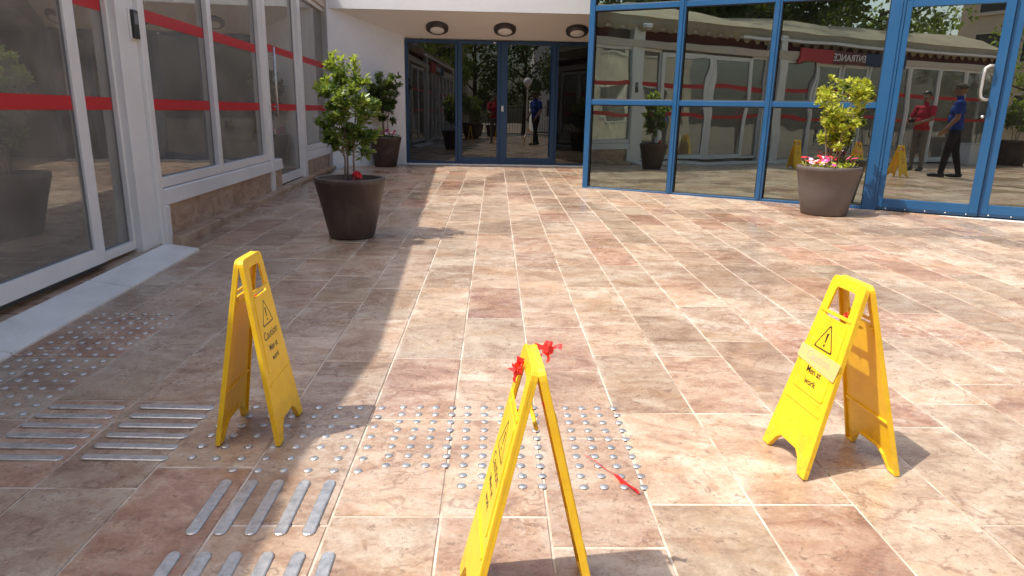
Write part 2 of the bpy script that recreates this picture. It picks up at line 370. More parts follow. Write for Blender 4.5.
for x, y, c in tiles[300:]:
    dz = gz(y)+rt_.uniform(-.0006, .0006); ex, ey = rt_.gauss(0, .0011), rt_.gauss(0, .0018)
    a, b = TW/2-GAP/2, TL/2-GY/2
    v = [bm.verts.new((x+sx*a, y+sy*b, dz+sy*b*(SLOPE+ex)+sx*a*ey+z)) for z in (-.012, 0) for sx, sy in ((-1, -1), (1, -1), (1, 1), (-1, 1))]
    for f in ((4, 5, 6, 7), (0, 1, 5, 4), (1, 2, 6, 5), (2, 3, 7, 6), (3, 0, 4, 7)): bm.faces.new([v[i] for i in f])
tag(obj('far_tile_field', bm, MT['tile'], pavement), kind='stuff')

# tactile studs and bars: steel, let into the paving
sb = bmesh.new(); lathe_bm(sb, [(.0140, 0), (.0137, .0018), (.0105, .0036), (.0055, .0046), (.0006, .0049)], 14)
stud_me = mesh_of(sb, 'tactile_stud', MT['steel'], True)
def stud(x, y):
    o = bpy.data.objects.new('tactile_stud', stud_me); link(o, pavement); j = rt_.uniform
    o.location = (x+j(-.002, .002), y+j(-.002, .002), gz(y)+.0006); o.rotation_euler = (TILT+j(-.03, .03), j(-.03, .03), j(0, 6)); s = j(.94, 1.04); o.scale = (s, s, j(.85, 1.1))
for i in range(8):
    for k in range(7):
        if k == 0 and i < 2: continue
        stud(-.953+i*.0775, 1.912+k*.0747)
for i in range(4):
    for k in range(8): stud(-.330+i*.0615, 1.947+k*.0605)
for i in range(10):
    for k in range(10): stud(-.087+i*.0613, 1.827+k*.0606)
for i in range(6):
    for k in range(17): stud(-1.682-i*.0715, 3.468-k*.0735)
def bar_mesh(L, wd=.034, h=.0052):
    bm = bmesh.new(); n = 6; r = wd/2
    def ring(s, z): return [bm.verts.new(((math.cos(a)*r*s), (math.sin(a)*r + sg*(L/2-r))*1.0 - (0 if s == 1 else math.sin(a)*r*(1-s)), z)) for sg, rng in ((1, range(n+1)), (-1, range(n, 2*n+1))) for a in [math.pi*k/n for k in rng]]
    a = ring(1, 0); b = ring(1, h*.55); c = ring(.82, h)
    for r0, r1 in ((a, b), (b, c)):
        for k in range(len(r0)): bm.faces.new((r0[k], r0[(k+1) % len(r0)], r1[(k+1) % len(r0)], r1[k]))
    bm.faces.new(c); return mesh_of(bm, 'tactile_bar', MT['steel'])
bar_me = bar_mesh(.272)
def bar(x, y, ang):
    o = bpy.data.objects.new('tactile_bar', bar_me); link(o, pavement)
    o.location = (x+rt_.uniform(-.002, .002), y, gz(y)+.0006); o.rotation_euler = (TILT, 0, ang+rt_.gauss(0, .006))
for k in range(6):
    bar(-1.159, 1.982+k*.0735, math.pi/2); bar(-1.488, 1.978+k*.0735, math.pi/2)
for x in (-.790, -.7125, -.635, -.556, -.481): bar(x, 1.719, 0)
for k in range(6): bar(-.791+k*.0772, 1.380, 0)

# ------------------------------------------------------------------ left building: white aluminium shop front under a canvas roof
LA = math.atan(.0445)
LB = tag(empty('shopfront_building', (-2.368, 5.113, 0), LA), 'long white aluminium glass shopfront with red stripes and brown stone plinth', 'building')
HEAD = 2.66; HEAD2 = 2.47; U0 = -12.5; GL = -.15                       # local x: out from the wall, local y: along it, z: up
def stripe(parent, y0, y1, x):
    up_ = .055 if y0 > 3 else 0
    for z in ((1.078, 1.158), (1.69+up_, 1.775+up_)):
        box('stripe', x, x+.0016, y0, y1, z[0], z[1], MT['red_vinyl'], parent, 0)
def lpane(parent, y0, y1, z0, z1, x=GL, mat='glass_left', st=True):
    p = box('pane', x-.004, x+.004, y0, y1, z0, z1, MT[mat], parent, 0)
    g = bmesh.new()
    for a0, a1, b0, b1 in ((y0, y0+.008, z0, z1), (y1-.008, y1, z0, z1), (y0+.008, y1-.008, z0, z0+.008), (y0+.008, y1-.008, z1-.008, z1)): bm_box(g, x-.009, x+.009, a0, a1, b0, b1)
    obj('gasket', g, MT['alu_grey'], parent)
    if st: stripe(parent, y0+.008, y1-.008, x+.0052)
    return p
def lwindow(y0, y1, z0, wl=.05, wr=.05, wb=.075, wt=.06):
    z1 = HEAD if y0 > 3.05 else HEAD2
    f = obj('window', frame_bm(y0, y1, z0, z1, wl, wr, wb, wt, GL-.05, GL+.05, 'y'), MT['alu'], LB)
    lpane(f, y0+wl, y1-wr, z0+wb, z1-wt); return f
def ldoor(y0, y1, z0, x=GL, handle=None, st=.085, rail=.11):
    z1 = (HEAD if y0 > 3.05 else HEAD2)-.05
    f = obj('door', frame_bm(y0, y1, z0, z1, st, st, rail, .09, x-.025, x+.025, 'y'), MT['alu'], LB)
    lpane(f, y0+st, y1-st, z0+rail, z1-.09, x)
    if handle is not None:
        h = bmesh.new(); tube_bm(h, [(x+.075, handle, .99), (x+.075, handle, 1.80)], .0135, 10)
        for z in (1.12, 1.68): tube_bm(h, [(x+.02, handle, z), (x+.075, handle, z)], .009, 8)
        obj('handle', h, MT['steel'], f, True)
        box('lock', x+.025, x+.034, handle-.018, handle+.018, .80, .87, MT['steel'], f)
    s = bmesh.new(); bm_box(s, x-.02, x+.02, y0+.004, y1-.004, z0-.022, z0-.001); obj('seal', s, MT['gasket'], f)
    return f
# stone plinth course and dado slabs, as separate slabs
def slab_row(name, x0, x1, ys, z0f, z1f, mat):
    for a, b in zip(ys, ys[1:]):
        m = (a+b)/2; box(name, x0+random.uniform(-.001, .001), x1, a+.002, b-.002, z0f(m), z1f(m), mat, LB, .003)
base = lambda y: gz(5.113+y)-.03
slab_row('plinth_stone', -.14, .0, [.05, .95, 1.85, 2.75, 3.65, 4.55, 5.45, 6.35, 6.86], base, lambda y: .146+.006*y, MT['clad'])
slab_row('dado_slab', -.16, -.115, [.075, 1.28, 2.44, 3.50], lambda y: .10, lambda y: .382, MT['clad'])
slab_row('dado_slab', -.16, -.115, [4.80, 5.85, 6.86], lambda y: .10, lambda y: .386, MT['clad'])
def sill(y0, y1):
    bm = bmesh.new()
    prof = [(-.20, .386), (-.085, .386), (-.082, .392), (-.090, .50), (-.100, .508), (-.20, .515)]
    a = [bm.verts.new((x, y0, z)) for x, z in prof]; b = [bm.verts.new((x, y1, z)) for x, z in prof]
    for k in range(len(prof)): bm.faces.new((a[k], b[k], b[(k+1) % 6], a[(k+1) % 6]))
    bm.faces.new(a[::-1]); bm.faces.new(b); bmesh.ops.recalc_face_normals(bm, faces=bm.faces); return obj('sill', bm, MT['alu'], LB)
sill(-.02, 3.46); sill(4.83, 6.72)
box('sill_end', -.20, -.07, -.02, .07, .09, .386, MT['alu'], LB)
# window bays and doors along the front
lwindow(.0, 1.355, .515, wl=.012); lwindow(1.355, 3.0, .515, wl=.05, wr=.15)
def post(y0, y1, x0=GL-.07, x1=GL+.07, z0=.05, z1=None, m='alu'): return box('post', x0, x1, y0, y1, z0, z1 or (HEAD if y0 > 2.9 else HEAD2), MT[m], LB, .004)
post(2.99, 3.09, z0=.13); post(3.09, 3.52, GL-.05, GL-.02, z0=.13) if False else None
ldoor(3.10, 4.665, .185, handle=3.34); post(4.67, 4.83, z0=.13)
lwindow(4.83, 6.70, .515); post(6.70, 6.86, z0=.13)
post(-.345, -.09, GL-.08, GL+.045, .06, 2.96); post(-.09, .0, GL-.08, GL+.075, .06, 2.96)
box('threshold', -.30, -.02, 3.1, 4.66, .12, .158, MT['marble'], LB)
# near doorway: side light and sliding leaves
GL2 = -.19
f = obj('window', frame_bm(-.84, -.347, .135, HEAD2, .035, .03, .06, .06, GL2-.04, GL2+.04, 'y'), MT['alu'], LB); lpane(f, -.805, -.377, .195, HEAD2-.06, GL2)
ldoor(-2.10, -.845, .150, x=GL2+.055, st=.11, rail=.10); ldoor(-3.36, -2.105, .150, x=GL2+.055, st=.11, rail=.10)
f = obj('window', frame_bm(-3.90, -3.365, .135, HEAD2, .035, .03, .06, .06, GL2-.04, GL2+.04, 'y'), MT['alu'], LB); lpane(f, -3.865, -3.395, .195, HEAD2-.06, GL2)
post(-4.10, -3.905, z1=2.96)
y = -4.10
for k, (wd, kind) in enumerate(((1.1, 'w'), (1.0, 'd'), (1.0, 'd'), (1.1, 'w'), (1.25, 'w'), (1.25, 'w'), (1.45, 'w'))):
    if kind == 'd': ldoor(y-wd+.01, y-.01, .06, handle=(y-.12 if k == 2 else y-wd+.12))
    else: lwindow(y-wd, y-.06, -.02, wb=.12)
    post(y-.055 if kind == 'w' else y-.006, y if kind == 'w' else y+.006, z0=-.1)
    y -= wd
post(U0, y, z0=-.2, z1=2.96)
box('head_beam', GL-.10, GL+.09, 3.05, 6.86, HEAD, HEAD+.17, MT['cream'], LB); box('head_beam', GL-.10, GL+.085, U0, 3.048, HEAD2, HEAD2+.15, MT['cream'], LB); box('infill_board', GL-.16, GL-.12, U0, 3.05, HEAD2+.15, HEAD+.18, MT['canvas_in'], LB, 0)
# landing and marble edge in front of the near doorway
def wedge(name, pts, mat):
    bm = bmesh.new(); v = [bm.verts.new(p) for p in pts]
    for fc in ((0, 1, 2, 3), (4, 7, 6, 5), (0, 4, 5, 1), (1, 5, 6, 2), (2, 6, 7, 3), (3, 7, 4, 0)): bm.faces.new([v[i] for i in fc])
    bmesh.ops.recalc_face_normals(bm, faces=bm.faces); bmesh.ops.bevel(bm, geom=list(bm.edges), offset=.004, segments=2, affect='EDGES'); return obj(name, bm, mat, LB)
gzl = lambda y: gz(5.113+y)
for a, b in ((-1.16, -.07), (-2.26, -1.165), (-3.36, -2.265), (-4.1, -3.365)):
    wedge('marble_edge', [(.17, a, gzl(a)-.02), (.17, b, gzl(b)-.02), (-.07, b, gzl(b)-.02), (-.07, a, gzl(a)-.02),
                   (.17, a, gzl(a)+.014), (.17, b, gzl(b)+.014), (-.07, b, gzl(b)+.052), (-.07, a, gzl(a)+.052)], MT['marble'])
for a, b in ((-.9, -.03), (-1.8, -.905), (-2.7, -1.805), (-3.6, -2.705), (-4.1, -3.605)):
    wedge('landing_slab', [(-.072, a, gzl(a)-.02), (-.072, b, gzl(b)-.02), (-.6, b, gzl(b)-.02), (-.6, a, gzl(a)-.02),
                    (-.072, a, gzl(a)+.048), (-.072, b, gzl(b)+.048), (-.6, b, gzl(b)+.052), (-.6, a, gzl(a)+.052)], MT['tile'])
# the room behind the glass; rear openings and curtains are added to brighten it
box('room_floor', -4.4, -.30, U0, 6.8, -.12, .055, MT['int_floor'], LB, 0)
box('room_wall', -4.5, -4.4, U0, 6.8, -.12, .75, MT['int_wall'], LB, 0); box('room_wall', -4.5, -4.4, U0, 6.8, 2.62, 2.9, MT['int_wall'], LB, 0)
for k in range(8):
    y0 = U0+.1+k*2.4; y1 = min(y0+2.36, 6.77); bm = bmesh.new(); cs = []
    box('pier', -4.5, -4.4, y0-.12, y0, .75, 2.62, MT['int_wall'], LB, 0)
    for j in range(49):
        yy_ = y0+.001+(y1-y0-.125)*j/48; a_ = .03*math.sin(j*1.05)+.012*math.sin(j*2.7); cs.append((bm.verts.new((-4.36+a_, yy_, .5)), bm.verts.new((-4.36+a_*.5, yy_, 2.6))))
    for a_, b_ in zip(cs, cs[1:]): bm.faces.new((a_[0], a_[1], b_[1], b_[0])).smooth = True
    obj('added_curtain', bm, MT['added_curtain'], LB)  # added curtain, meant to glow with sun from behind and lighten the room
box('ceiling', -4.4, -.06, U0, 6.84, HEAD+.18, HEAD+.24, MT['int_white'], LB, 0)
box('end_wall', -4.4, -.24, 6.78, 6.86, -.1, 2.9, MT['plaster'], LB, 0); box('end_wall', -4.4, -.24, U0, U0+.1, -.3, 2.9, MT['beige'], LB, 0)
box('column', -1.15, -.93, 2.55, 2.77, .05, HEAD+.18, MT['int_white'], LB); box('column', -1.5, -1.28, -5.2, -4.98, .05, HEAD+.18, MT['int_white'], LB)
box('partition', -4.4, -1.3, -.42, -.34, .05, HEAD+.18, MT['int_wall'], LB, 0)
for uy, ux in ((.9, -1.5), (2.1, -1.2), (3.9, -1.4), (-1.6, -1.5)):
    bm = bmesh.new(); lathe_bm(bm, [(.001, 2.76), (.12, 2.765), (.15, 2.79), (.15, 2.838)], 28); obj('ceiling_disc', bm, MT['lamp_glass'], LB, True, (ux, uy, 0))
# ------------------------------------------------------------------ red break-glass call point on the cross wall
box('cross_wall', -4.4, -.27, 2.92, 3.0, .05, 1.88, plain('taupe_wall', (.36, .315, .27), .8), LB, 0); box('cross_wall_top', -4.4, -.27, 2.92, 3.0, 1.882, HEAD+.18, MT['int_white'], LB, 0)
ac = tag(empty('fire_call_point', LB.matrix_basis @ Vector((-1.195, 2.915, 1.752)), LA), 'red square fire call point on inner wall behind the large window', 'call point')
box('housing', -.06, .06, -.05, .0, -.055, .055, MT['red_vinyl'], ac); box('plate', -.026, .026, -.054, -.05, -.026, .026, MT['white'], ac)

ic = tag(empty('door_entry_panel', LB.matrix_basis @ Vector((GL+.0455, -.12, 1.54)), LA), 'small black door entry panel in silver surround on white doorpost', 'entry panel')
box('backplate', 0, .012, -.075, .03, 0, .20, MT['alu'], ic); box('housing', .012, .034, -.060, .012, .008, .192, MT['black'], ic); box('button', .034, .038, -.035, -.012, .03, .053, MT['iron'], ic, .001); box('screen', .034, .0355, -.05, .002, .10, .17, MT['alu_grey'], ic, 0)

# canvas roof with scalloped valance
CT = tag(empty('canvas_canopy', (-2.368, 5.113, 0), LA), 'cream canvas canopy with scalloped valance above the white shopfront', 'canopy')
EX, EZ = -.03, 3.07
def edge_in(y): return -.20*max(0., min(1., (-2.7-y)/1.5))
bm = bmesh.new(); nU = 160; yy = [U0-.3 + (6.98-U0+.3)*k/nU for k in range(nU+1)]
prof = [(EX, 0.), (-.45, .20), (-1.0, .38), (-1.8, .58), (-2.6, .70), (-3.5, .74)]
grid = []
for k, y in enumerate(yy):
    ph = abs(math.sin(math.pi*(y+.6)/3.35)); sag = .10*(1-ph)
    grid.append([bm.verts.new((x + (edge_in(y) if i < 2 else 0), y, EZ + z*(1-.22*(1-ph)) + noise.noise((y*.9, x, 3))*.035*(1 if i else .3))) for i, (x, z) in enumerate(prof)])
for a, b in zip(grid, grid[1:]):
    for i in range(len(prof)-1): bm.faces.new((a[i], a[i+1], b[i+1], b[i])).smooth = True
bmesh.ops.solidify(bm, geom=list(bm.faces), thickness=.006); obj('canvas_roof', bm, MT['canvas'], CT)
bm = bmesh.new(); cols = []; n = 900
for k in range(n+1):
    y = U0-.3 + (6.98-U0+.3)*k/n; dep = .16+(.13 if y > -2.7 else .18)*abs(math.sin(math.pi*y/.36)); wv = .012*math.sin(y*5.1)+.008*math.sin(y*13); ei = edge_in(y)
    cols.append((bm.verts.new((EX+.004+ei, y, EZ+.02)), bm.verts.new((EX+.012+wv*.6+ei, y, EZ-.06)), bm.verts.new((EX+.014+wv+ei, y, EZ-dep))))
for a, b in zip(cols, cols[1:]):
    for i in range(2): bm.faces.new((a[i], a[i+1], b[i+1], b[i])).smooth = True
bmesh.ops.solidify(bm, geom=list(bm.faces), thickness=.003); obj('valance', bm, MT['canvas'], CT)
bm = bmesh.new(); bm_box(bm, EX-.10, EX-.06, -2.4, 6.98, EZ-.05, EZ-.015); obj('edge_rail', bm, MT['alu'], CT)
box('lining', -3.5, EX-.34, U0-.2, 6.9, EZ-.10, EZ-.09, MT['canvas_in'], CT, 0)
box('back_wall', -.9, -.8, U0, 6.86, HEAD+.245, EZ-.105, MT['canvas_in'], CT, 0)
for y in (1.4, 4.75):
    bm = bmesh.new(); tube_bm(bm, [(EX-.12, y, HEAD+.17), (EX-.09, y, EZ-.05)], .022, 10); obj('bracket', bm, MT['white'], CT)

SG = tag(empty('entrance_sign', LB.matrix_basis @ Vector((GL+.095, -6.2, 2.40)), LA), 'red and navy board lettered ENTRANCE above the shopfront doors', 'sign')
box('red_panel', 0, .04, .55, 1.75, .0, .32, MT['sign_red'], SG); box('navy_panel', 0, .04, -1.75, -.652, .0, .32, MT['navy'], SG); box('name_panel', 0, .038, -.65, .548, .0, .32, plain('maroon_board', (.12, .02, .022), .5), SG)
o = obj('lettering', setmat(text_mesh('ENTRANCE', .25, .003), MT['sign_white']), MT['sign_white'], SG); o.location = (.042, -.05, .16); o.rotation_euler = (math.pi/2, 0, math.pi/2); o.scale = (.92, 1, 1)
fl = tag(empty('floodlight', LB.matrix_basis @ Vector((.03, -.20, 2.86)), LA), 'small white floodlight fixed to the top of white doorpost', 'floodlight')
box('body', .0, .12, -.09, .09, 0, .09, MT['white'], fl, .012); box('lens', .12, .124, -.075, .075, .01, .08, MT['lamp_glass'], fl, .001); box('arm', -.10, .0, -.012, .012, .03, .055, MT['white'], fl)

# ------------------------------------------------------------------ entrance block at the far end
EB = tag(empty('entrance_building', (0, 12.55, 0)), 'white entrance block with sloping soffit over dark blue framed glass doors', 'building')
def prism(name, pts, z0, z1, mat, parent):
    bm = bmesh.new(); a = [bm.verts.new((x, y, z0)) for x, y in pts]; b = [bm.verts.new((x, y, z1)) for x, y in pts]; n = len(pts)
    for k in range(n): bm.faces.new((a[k], a[(k+1) % n], b[(k+1) % n], b[k]))
    bm.faces.new(a[::-1]); bm.faces.new(b); bmesh.ops.recalc_face_normals(bm, faces=bm.faces); return obj(name, bm, mat, parent)
FY = -.90                                               # fascia, in front of the doors
prism('side_wall', [(-2.70, -.92), (-1.585, -.08), (-1.585, .35), (-2.95, .35), (-2.95, -.75)], .0, 2.9, MT['plaster'], EB)
box('fascia', -3.4, 1.95, FY, FY+.10, 2.655, 3.35, MT['plaster'], EB, .006)
bm = bmesh.new(); v = [bm.verts.new(p) for p in ((-3.2, FY+.02, 2.668), (1.9, FY+.02, 2.668), (1.9, .06, 2.295), (-3.2, .06, 2.295), (-3.2, FY+.02, 2.72), (1.9, FY+.02, 2.72), (1.9, .06, 2.36), (-3.2, .06, 2.36))]
for fc in ((0, 1, 2, 3), (4, 7, 6, 5), (0, 4, 5, 1), (1, 5, 6, 2), (2, 6, 7, 3), (3, 7, 4, 0)): bm.faces.new([v[i] for i in fc])
bmesh.ops.recalc_face_normals(bm, faces=bm.faces); obj('soffit', bm, MT['soffit'], EB)
box('roof', -3.4, 1.95, FY+.11, 4.2, 3.2, 3.34, MT['plaster'], EB)
box('upper_wall', -3.2, 1.9, .13, .23, 2.40, 3.2, MT['plaster'], EB, 0)
box('threshold', -1.58, 1.75, -.14, .10, .10, gz(12.5)+.016, MT['marble'], EB)
box('threshold', -2.6, -1.585, -.30, -.085, .10, gz(12.3)+.012, MT['marble'], EB) if False else None
ZB, ZT = .196, 2.30
def bdoor(name, x0, x1, wl, wr, wb, wt, handle=None):
    f = obj(name, frame_bm(x0, x1, ZB, ZT, wl, wr, wb, wt, -.035, .035, 'x'), MT['blue_dark'], EB)
    box('pane', x0+wl, x1-wr, -.005, .005, ZB+wb, ZT-wt, MT['glass_back'], f, 0)
    if handle: box('lock', handle-.02, handle+.02, -.05, -.036, 1.12, 1.22, MT['steel'], f)
bdoor('fixed_panel', -1.58, -.665, .05, .045, .035, .05); bdoor('door', -.66, .088, .075, .055, .115, .055); bdoor('door', .092, 1.065, .125, .07, .115, .055, .13); bdoor('fixed_panel', 1.07, 1.78, .04, .05, .035, .05)
bm = bmesh.new(); bm_box(bm, -.02, .02, 0, .02, 0, .03); obj('sensor', bm, MT['white'], EB, False, (-.02, -.06, 2.255))
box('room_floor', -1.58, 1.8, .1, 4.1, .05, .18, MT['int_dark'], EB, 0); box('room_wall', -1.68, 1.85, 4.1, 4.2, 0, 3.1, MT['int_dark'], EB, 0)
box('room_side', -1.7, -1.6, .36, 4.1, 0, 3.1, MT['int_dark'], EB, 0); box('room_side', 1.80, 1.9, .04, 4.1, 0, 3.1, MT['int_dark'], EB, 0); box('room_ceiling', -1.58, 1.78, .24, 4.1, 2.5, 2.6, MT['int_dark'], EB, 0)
lamp_labels = ('round opal soffit lamp in dark ring nearest the white side wall', 'round opal soffit lamp in dark ring above middle of the doors', 'round opal soffit lamp in dark ring nearest the blue framed facade')
for (x, px), lab in zip(((-.985, 0), (.150, 0), (1.365, 0)), lamp_labels):
    t = .52; yl = FY+.02+(.06-FY-.02)*t; zl = 2.668+(2.295-2.668)*t
    L = tag(empty('soffit_lamp', (x, 12.55+yl, zl)), lab, 'lamp', 'round lamps in the soffit'); L.rotation_euler = (-math.atan2(.373, .94), 0, 0)
    bm = bmesh.new(); lathe_bm(bm, [(.118, -.066), (.150, -.070), (.185, -.048), (.190, 0.), (.12, .0)], 36); obj('ring', bm, MT['lamp_ring'], L, True)
    bm = bmesh.new(); lathe_bm(bm, [(.001, -.084), (.06, -.081), (.105, -.073), (.132, -.058)], 36); obj('diffuser', bm, MT['lamp_glass'], L, True)

# ------------------------------------------------------------------ right building: blue curtain wall
TH = R(28.4)
RB = tag(empty('curtain_wall_building', (1.256, 9.395, 0), -TH), 'reflective green glass building with bright blue aluminium frames', 'building')
ZT1, ZT2, ZTOP = 1.262, 2.425, 3.72
def rpane(x0, x1, z0, z1, turn, mat, parent, y=.0):
    obj('gasket', frame_bm(x0, x1, z0, z1, .011, .011, .011, .011, -.030, -.022, 'x'), MT['gasket'], parent)
    c = (x0+x1)/2; o = box('pane', -(x1-x0)/2-.006, (x1-x0)/2+.006, -.004, .004, z0-.008, z1+.008, MT[mat], parent, 0, (c, y, 0), (0, 0, -R(turn))); return o
MUL = [(-.03, .045), (1.135, 1.215), (2.235, 2.315), (3.415, 3.53)]
for k, (a, b) in enumerate(MUL):
    box('mullion', a, b, -.05, .09, .10 if k < 3 else .09, ZTOP, MT['blue'], RB, .004)
    if k in (1, 2): box('mullion_cap', a+.028, b-.028, -.062, -.0505, .14, ZTOP, MT['blue'], RB, .002)
turns = [.3, .9, 1.7]
for k in range(3):
    x0, x1 = MUL[k][1], MUL[k+1][0]; zb = .10+.03
    for z0, z1 in ((.085, .145), (ZT1-.032, ZT1+.032), (ZT2-.032, ZT2+.032), (ZTOP-.06, ZTOP)): box('transom', x0, x1, -.044, .084, z0, z1, MT['blue'], RB, .004)
    for z0, z1 in ((.145, ZT1-.032), (ZT1+.032, ZT2-.032), (ZT2+.032, ZTOP-.06)): rpane(x0, x1, z0, z1, turns[k]+random.uniform(-.12, .12), 'glass_right', RB)
# glazed doors
box('jamb', 3.5305, 3.56, -.04, .08, .09, ZTOP, MT['blue'], RB, .003)
box('transom', 3.56, 6.9, -.044, .084, 2.37, 2.46, MT['blue'], RB, .004); box('transom', 3.56, 6.9, -.044, .084, ZTOP-.06, ZTOP, MT['blue'], RB, .004)
rpane(3.56, 4.54, 2.46, ZTOP-.06, 1.5, 'glass_right', RB); rpane(4.60, 6.86, 2.46, ZTOP-.06, 1.5, 'glass_right', RB); box('mullion', 4.54, 4.60, -.05, .09, 2.461, ZTOP-.061, MT['blue'], RB)
def rdoor(x0, x1, wl, wr, turn, hinge, handle):
    e = empty('door', (hinge, 0, 0), -R(turn), RB); dx = hinge
    f = obj('leaf_frame', frame_bm(x0-dx, x1-dx, .118, 2.362, wl, wr, .125, .085, -.03, .03, 'x'), MT['blue'], e)
    box('pane', x0-dx+wl-.004, x1-dx-wr+.004, -.005, .005, .243-.004, 2.277+.004, MT['glass_door'], e, 0)
    g = bmesh.new(); bm_box(g, x0-dx+.012, x1-dx-.012, -.034, -.0305, .118, .150); obj('kick_strip', g, MT['blue_dark'], e)
    for k in range(5): b = bmesh.new(); lathe_bm(b, [(.0065, 0), (.006, .003), (.001, .005)], 10); obj('screw', b, MT['white'], e, True, (x0-dx+.1+k*(x1-x0-.2)/4, -.034, .135), (math.pi/2, 0, 0))
    if handle:
        hx = handle-dx; h = bmesh.new()
        tube_bm(h, [(hx, -.03, 1.33), (hx, -.085, 1.33), (hx-.03, -.105, 1.335), (hx-.06, -.105, 1.355), (hx-.07, -.105, 1.41), (hx-.07, -.105, 1.59), (hx-.06, -.105, 1.645), (hx-.03, -.105, 1.665), (hx, -.085, 1.67), (hx, -.03, 1.67)], .0145, 12)
        obj('handle', h, MT['steel'], e, True)
        b = bmesh.new(); lathe_bm(b, [(.016, 0), (.016, .008), (.001, .009)], 16); obj('lock', b, MT['steel'], e, True, (hx-.01, -.031, 1.16), (math.pi/2, 0, 0))
rdoor(3.563, 4.535, .06, .085, 2.6, 3.563, 4.43)
rdoor(4.542, 5.55, .085, .06, 2.6, 4.542, None); rdoor(5.56, 6.85, .06, .06, 1.0, 5.56, None)
box('mullion', 6.85, 6.95, -.05, .09, .09, ZTOP, MT['blue'], RB)
box('door_sill', 3.40, 6.95, -.11, .10, .04, .103, MT['marble'], RB, .004)
box('base_strip', -.04, 3.415, -.055, .095, .03, .086, MT['blue_dark'], RB, .002)
# return wall and the dark room behind the glass
e2 = Vector((1.80, 12.50, 0)); loc = RB.matrix_basis.inverted() @ e2
prism('return_wall', [(.0, .0905), (.045, .0905), (loc.x+.05, loc.y), (loc.x, loc.y)], .1, ZTOP, MT['glass_back'], RB)
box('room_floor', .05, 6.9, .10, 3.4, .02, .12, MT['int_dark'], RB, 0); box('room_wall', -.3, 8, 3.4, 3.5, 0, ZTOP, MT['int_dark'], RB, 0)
box('roof', -.03, 8, -.05, 3.5, ZTOP+.002, ZTOP+.25, MT['plaster'], RB); box('end_wall', 6.96, 8.0, -.05, 3.4, -.05, ZTOP, MT['plaster'], RB)
box('counter', .6, 2.6, 1.6, 2.1, .12, 1.0, MT['int_dark'], RB)

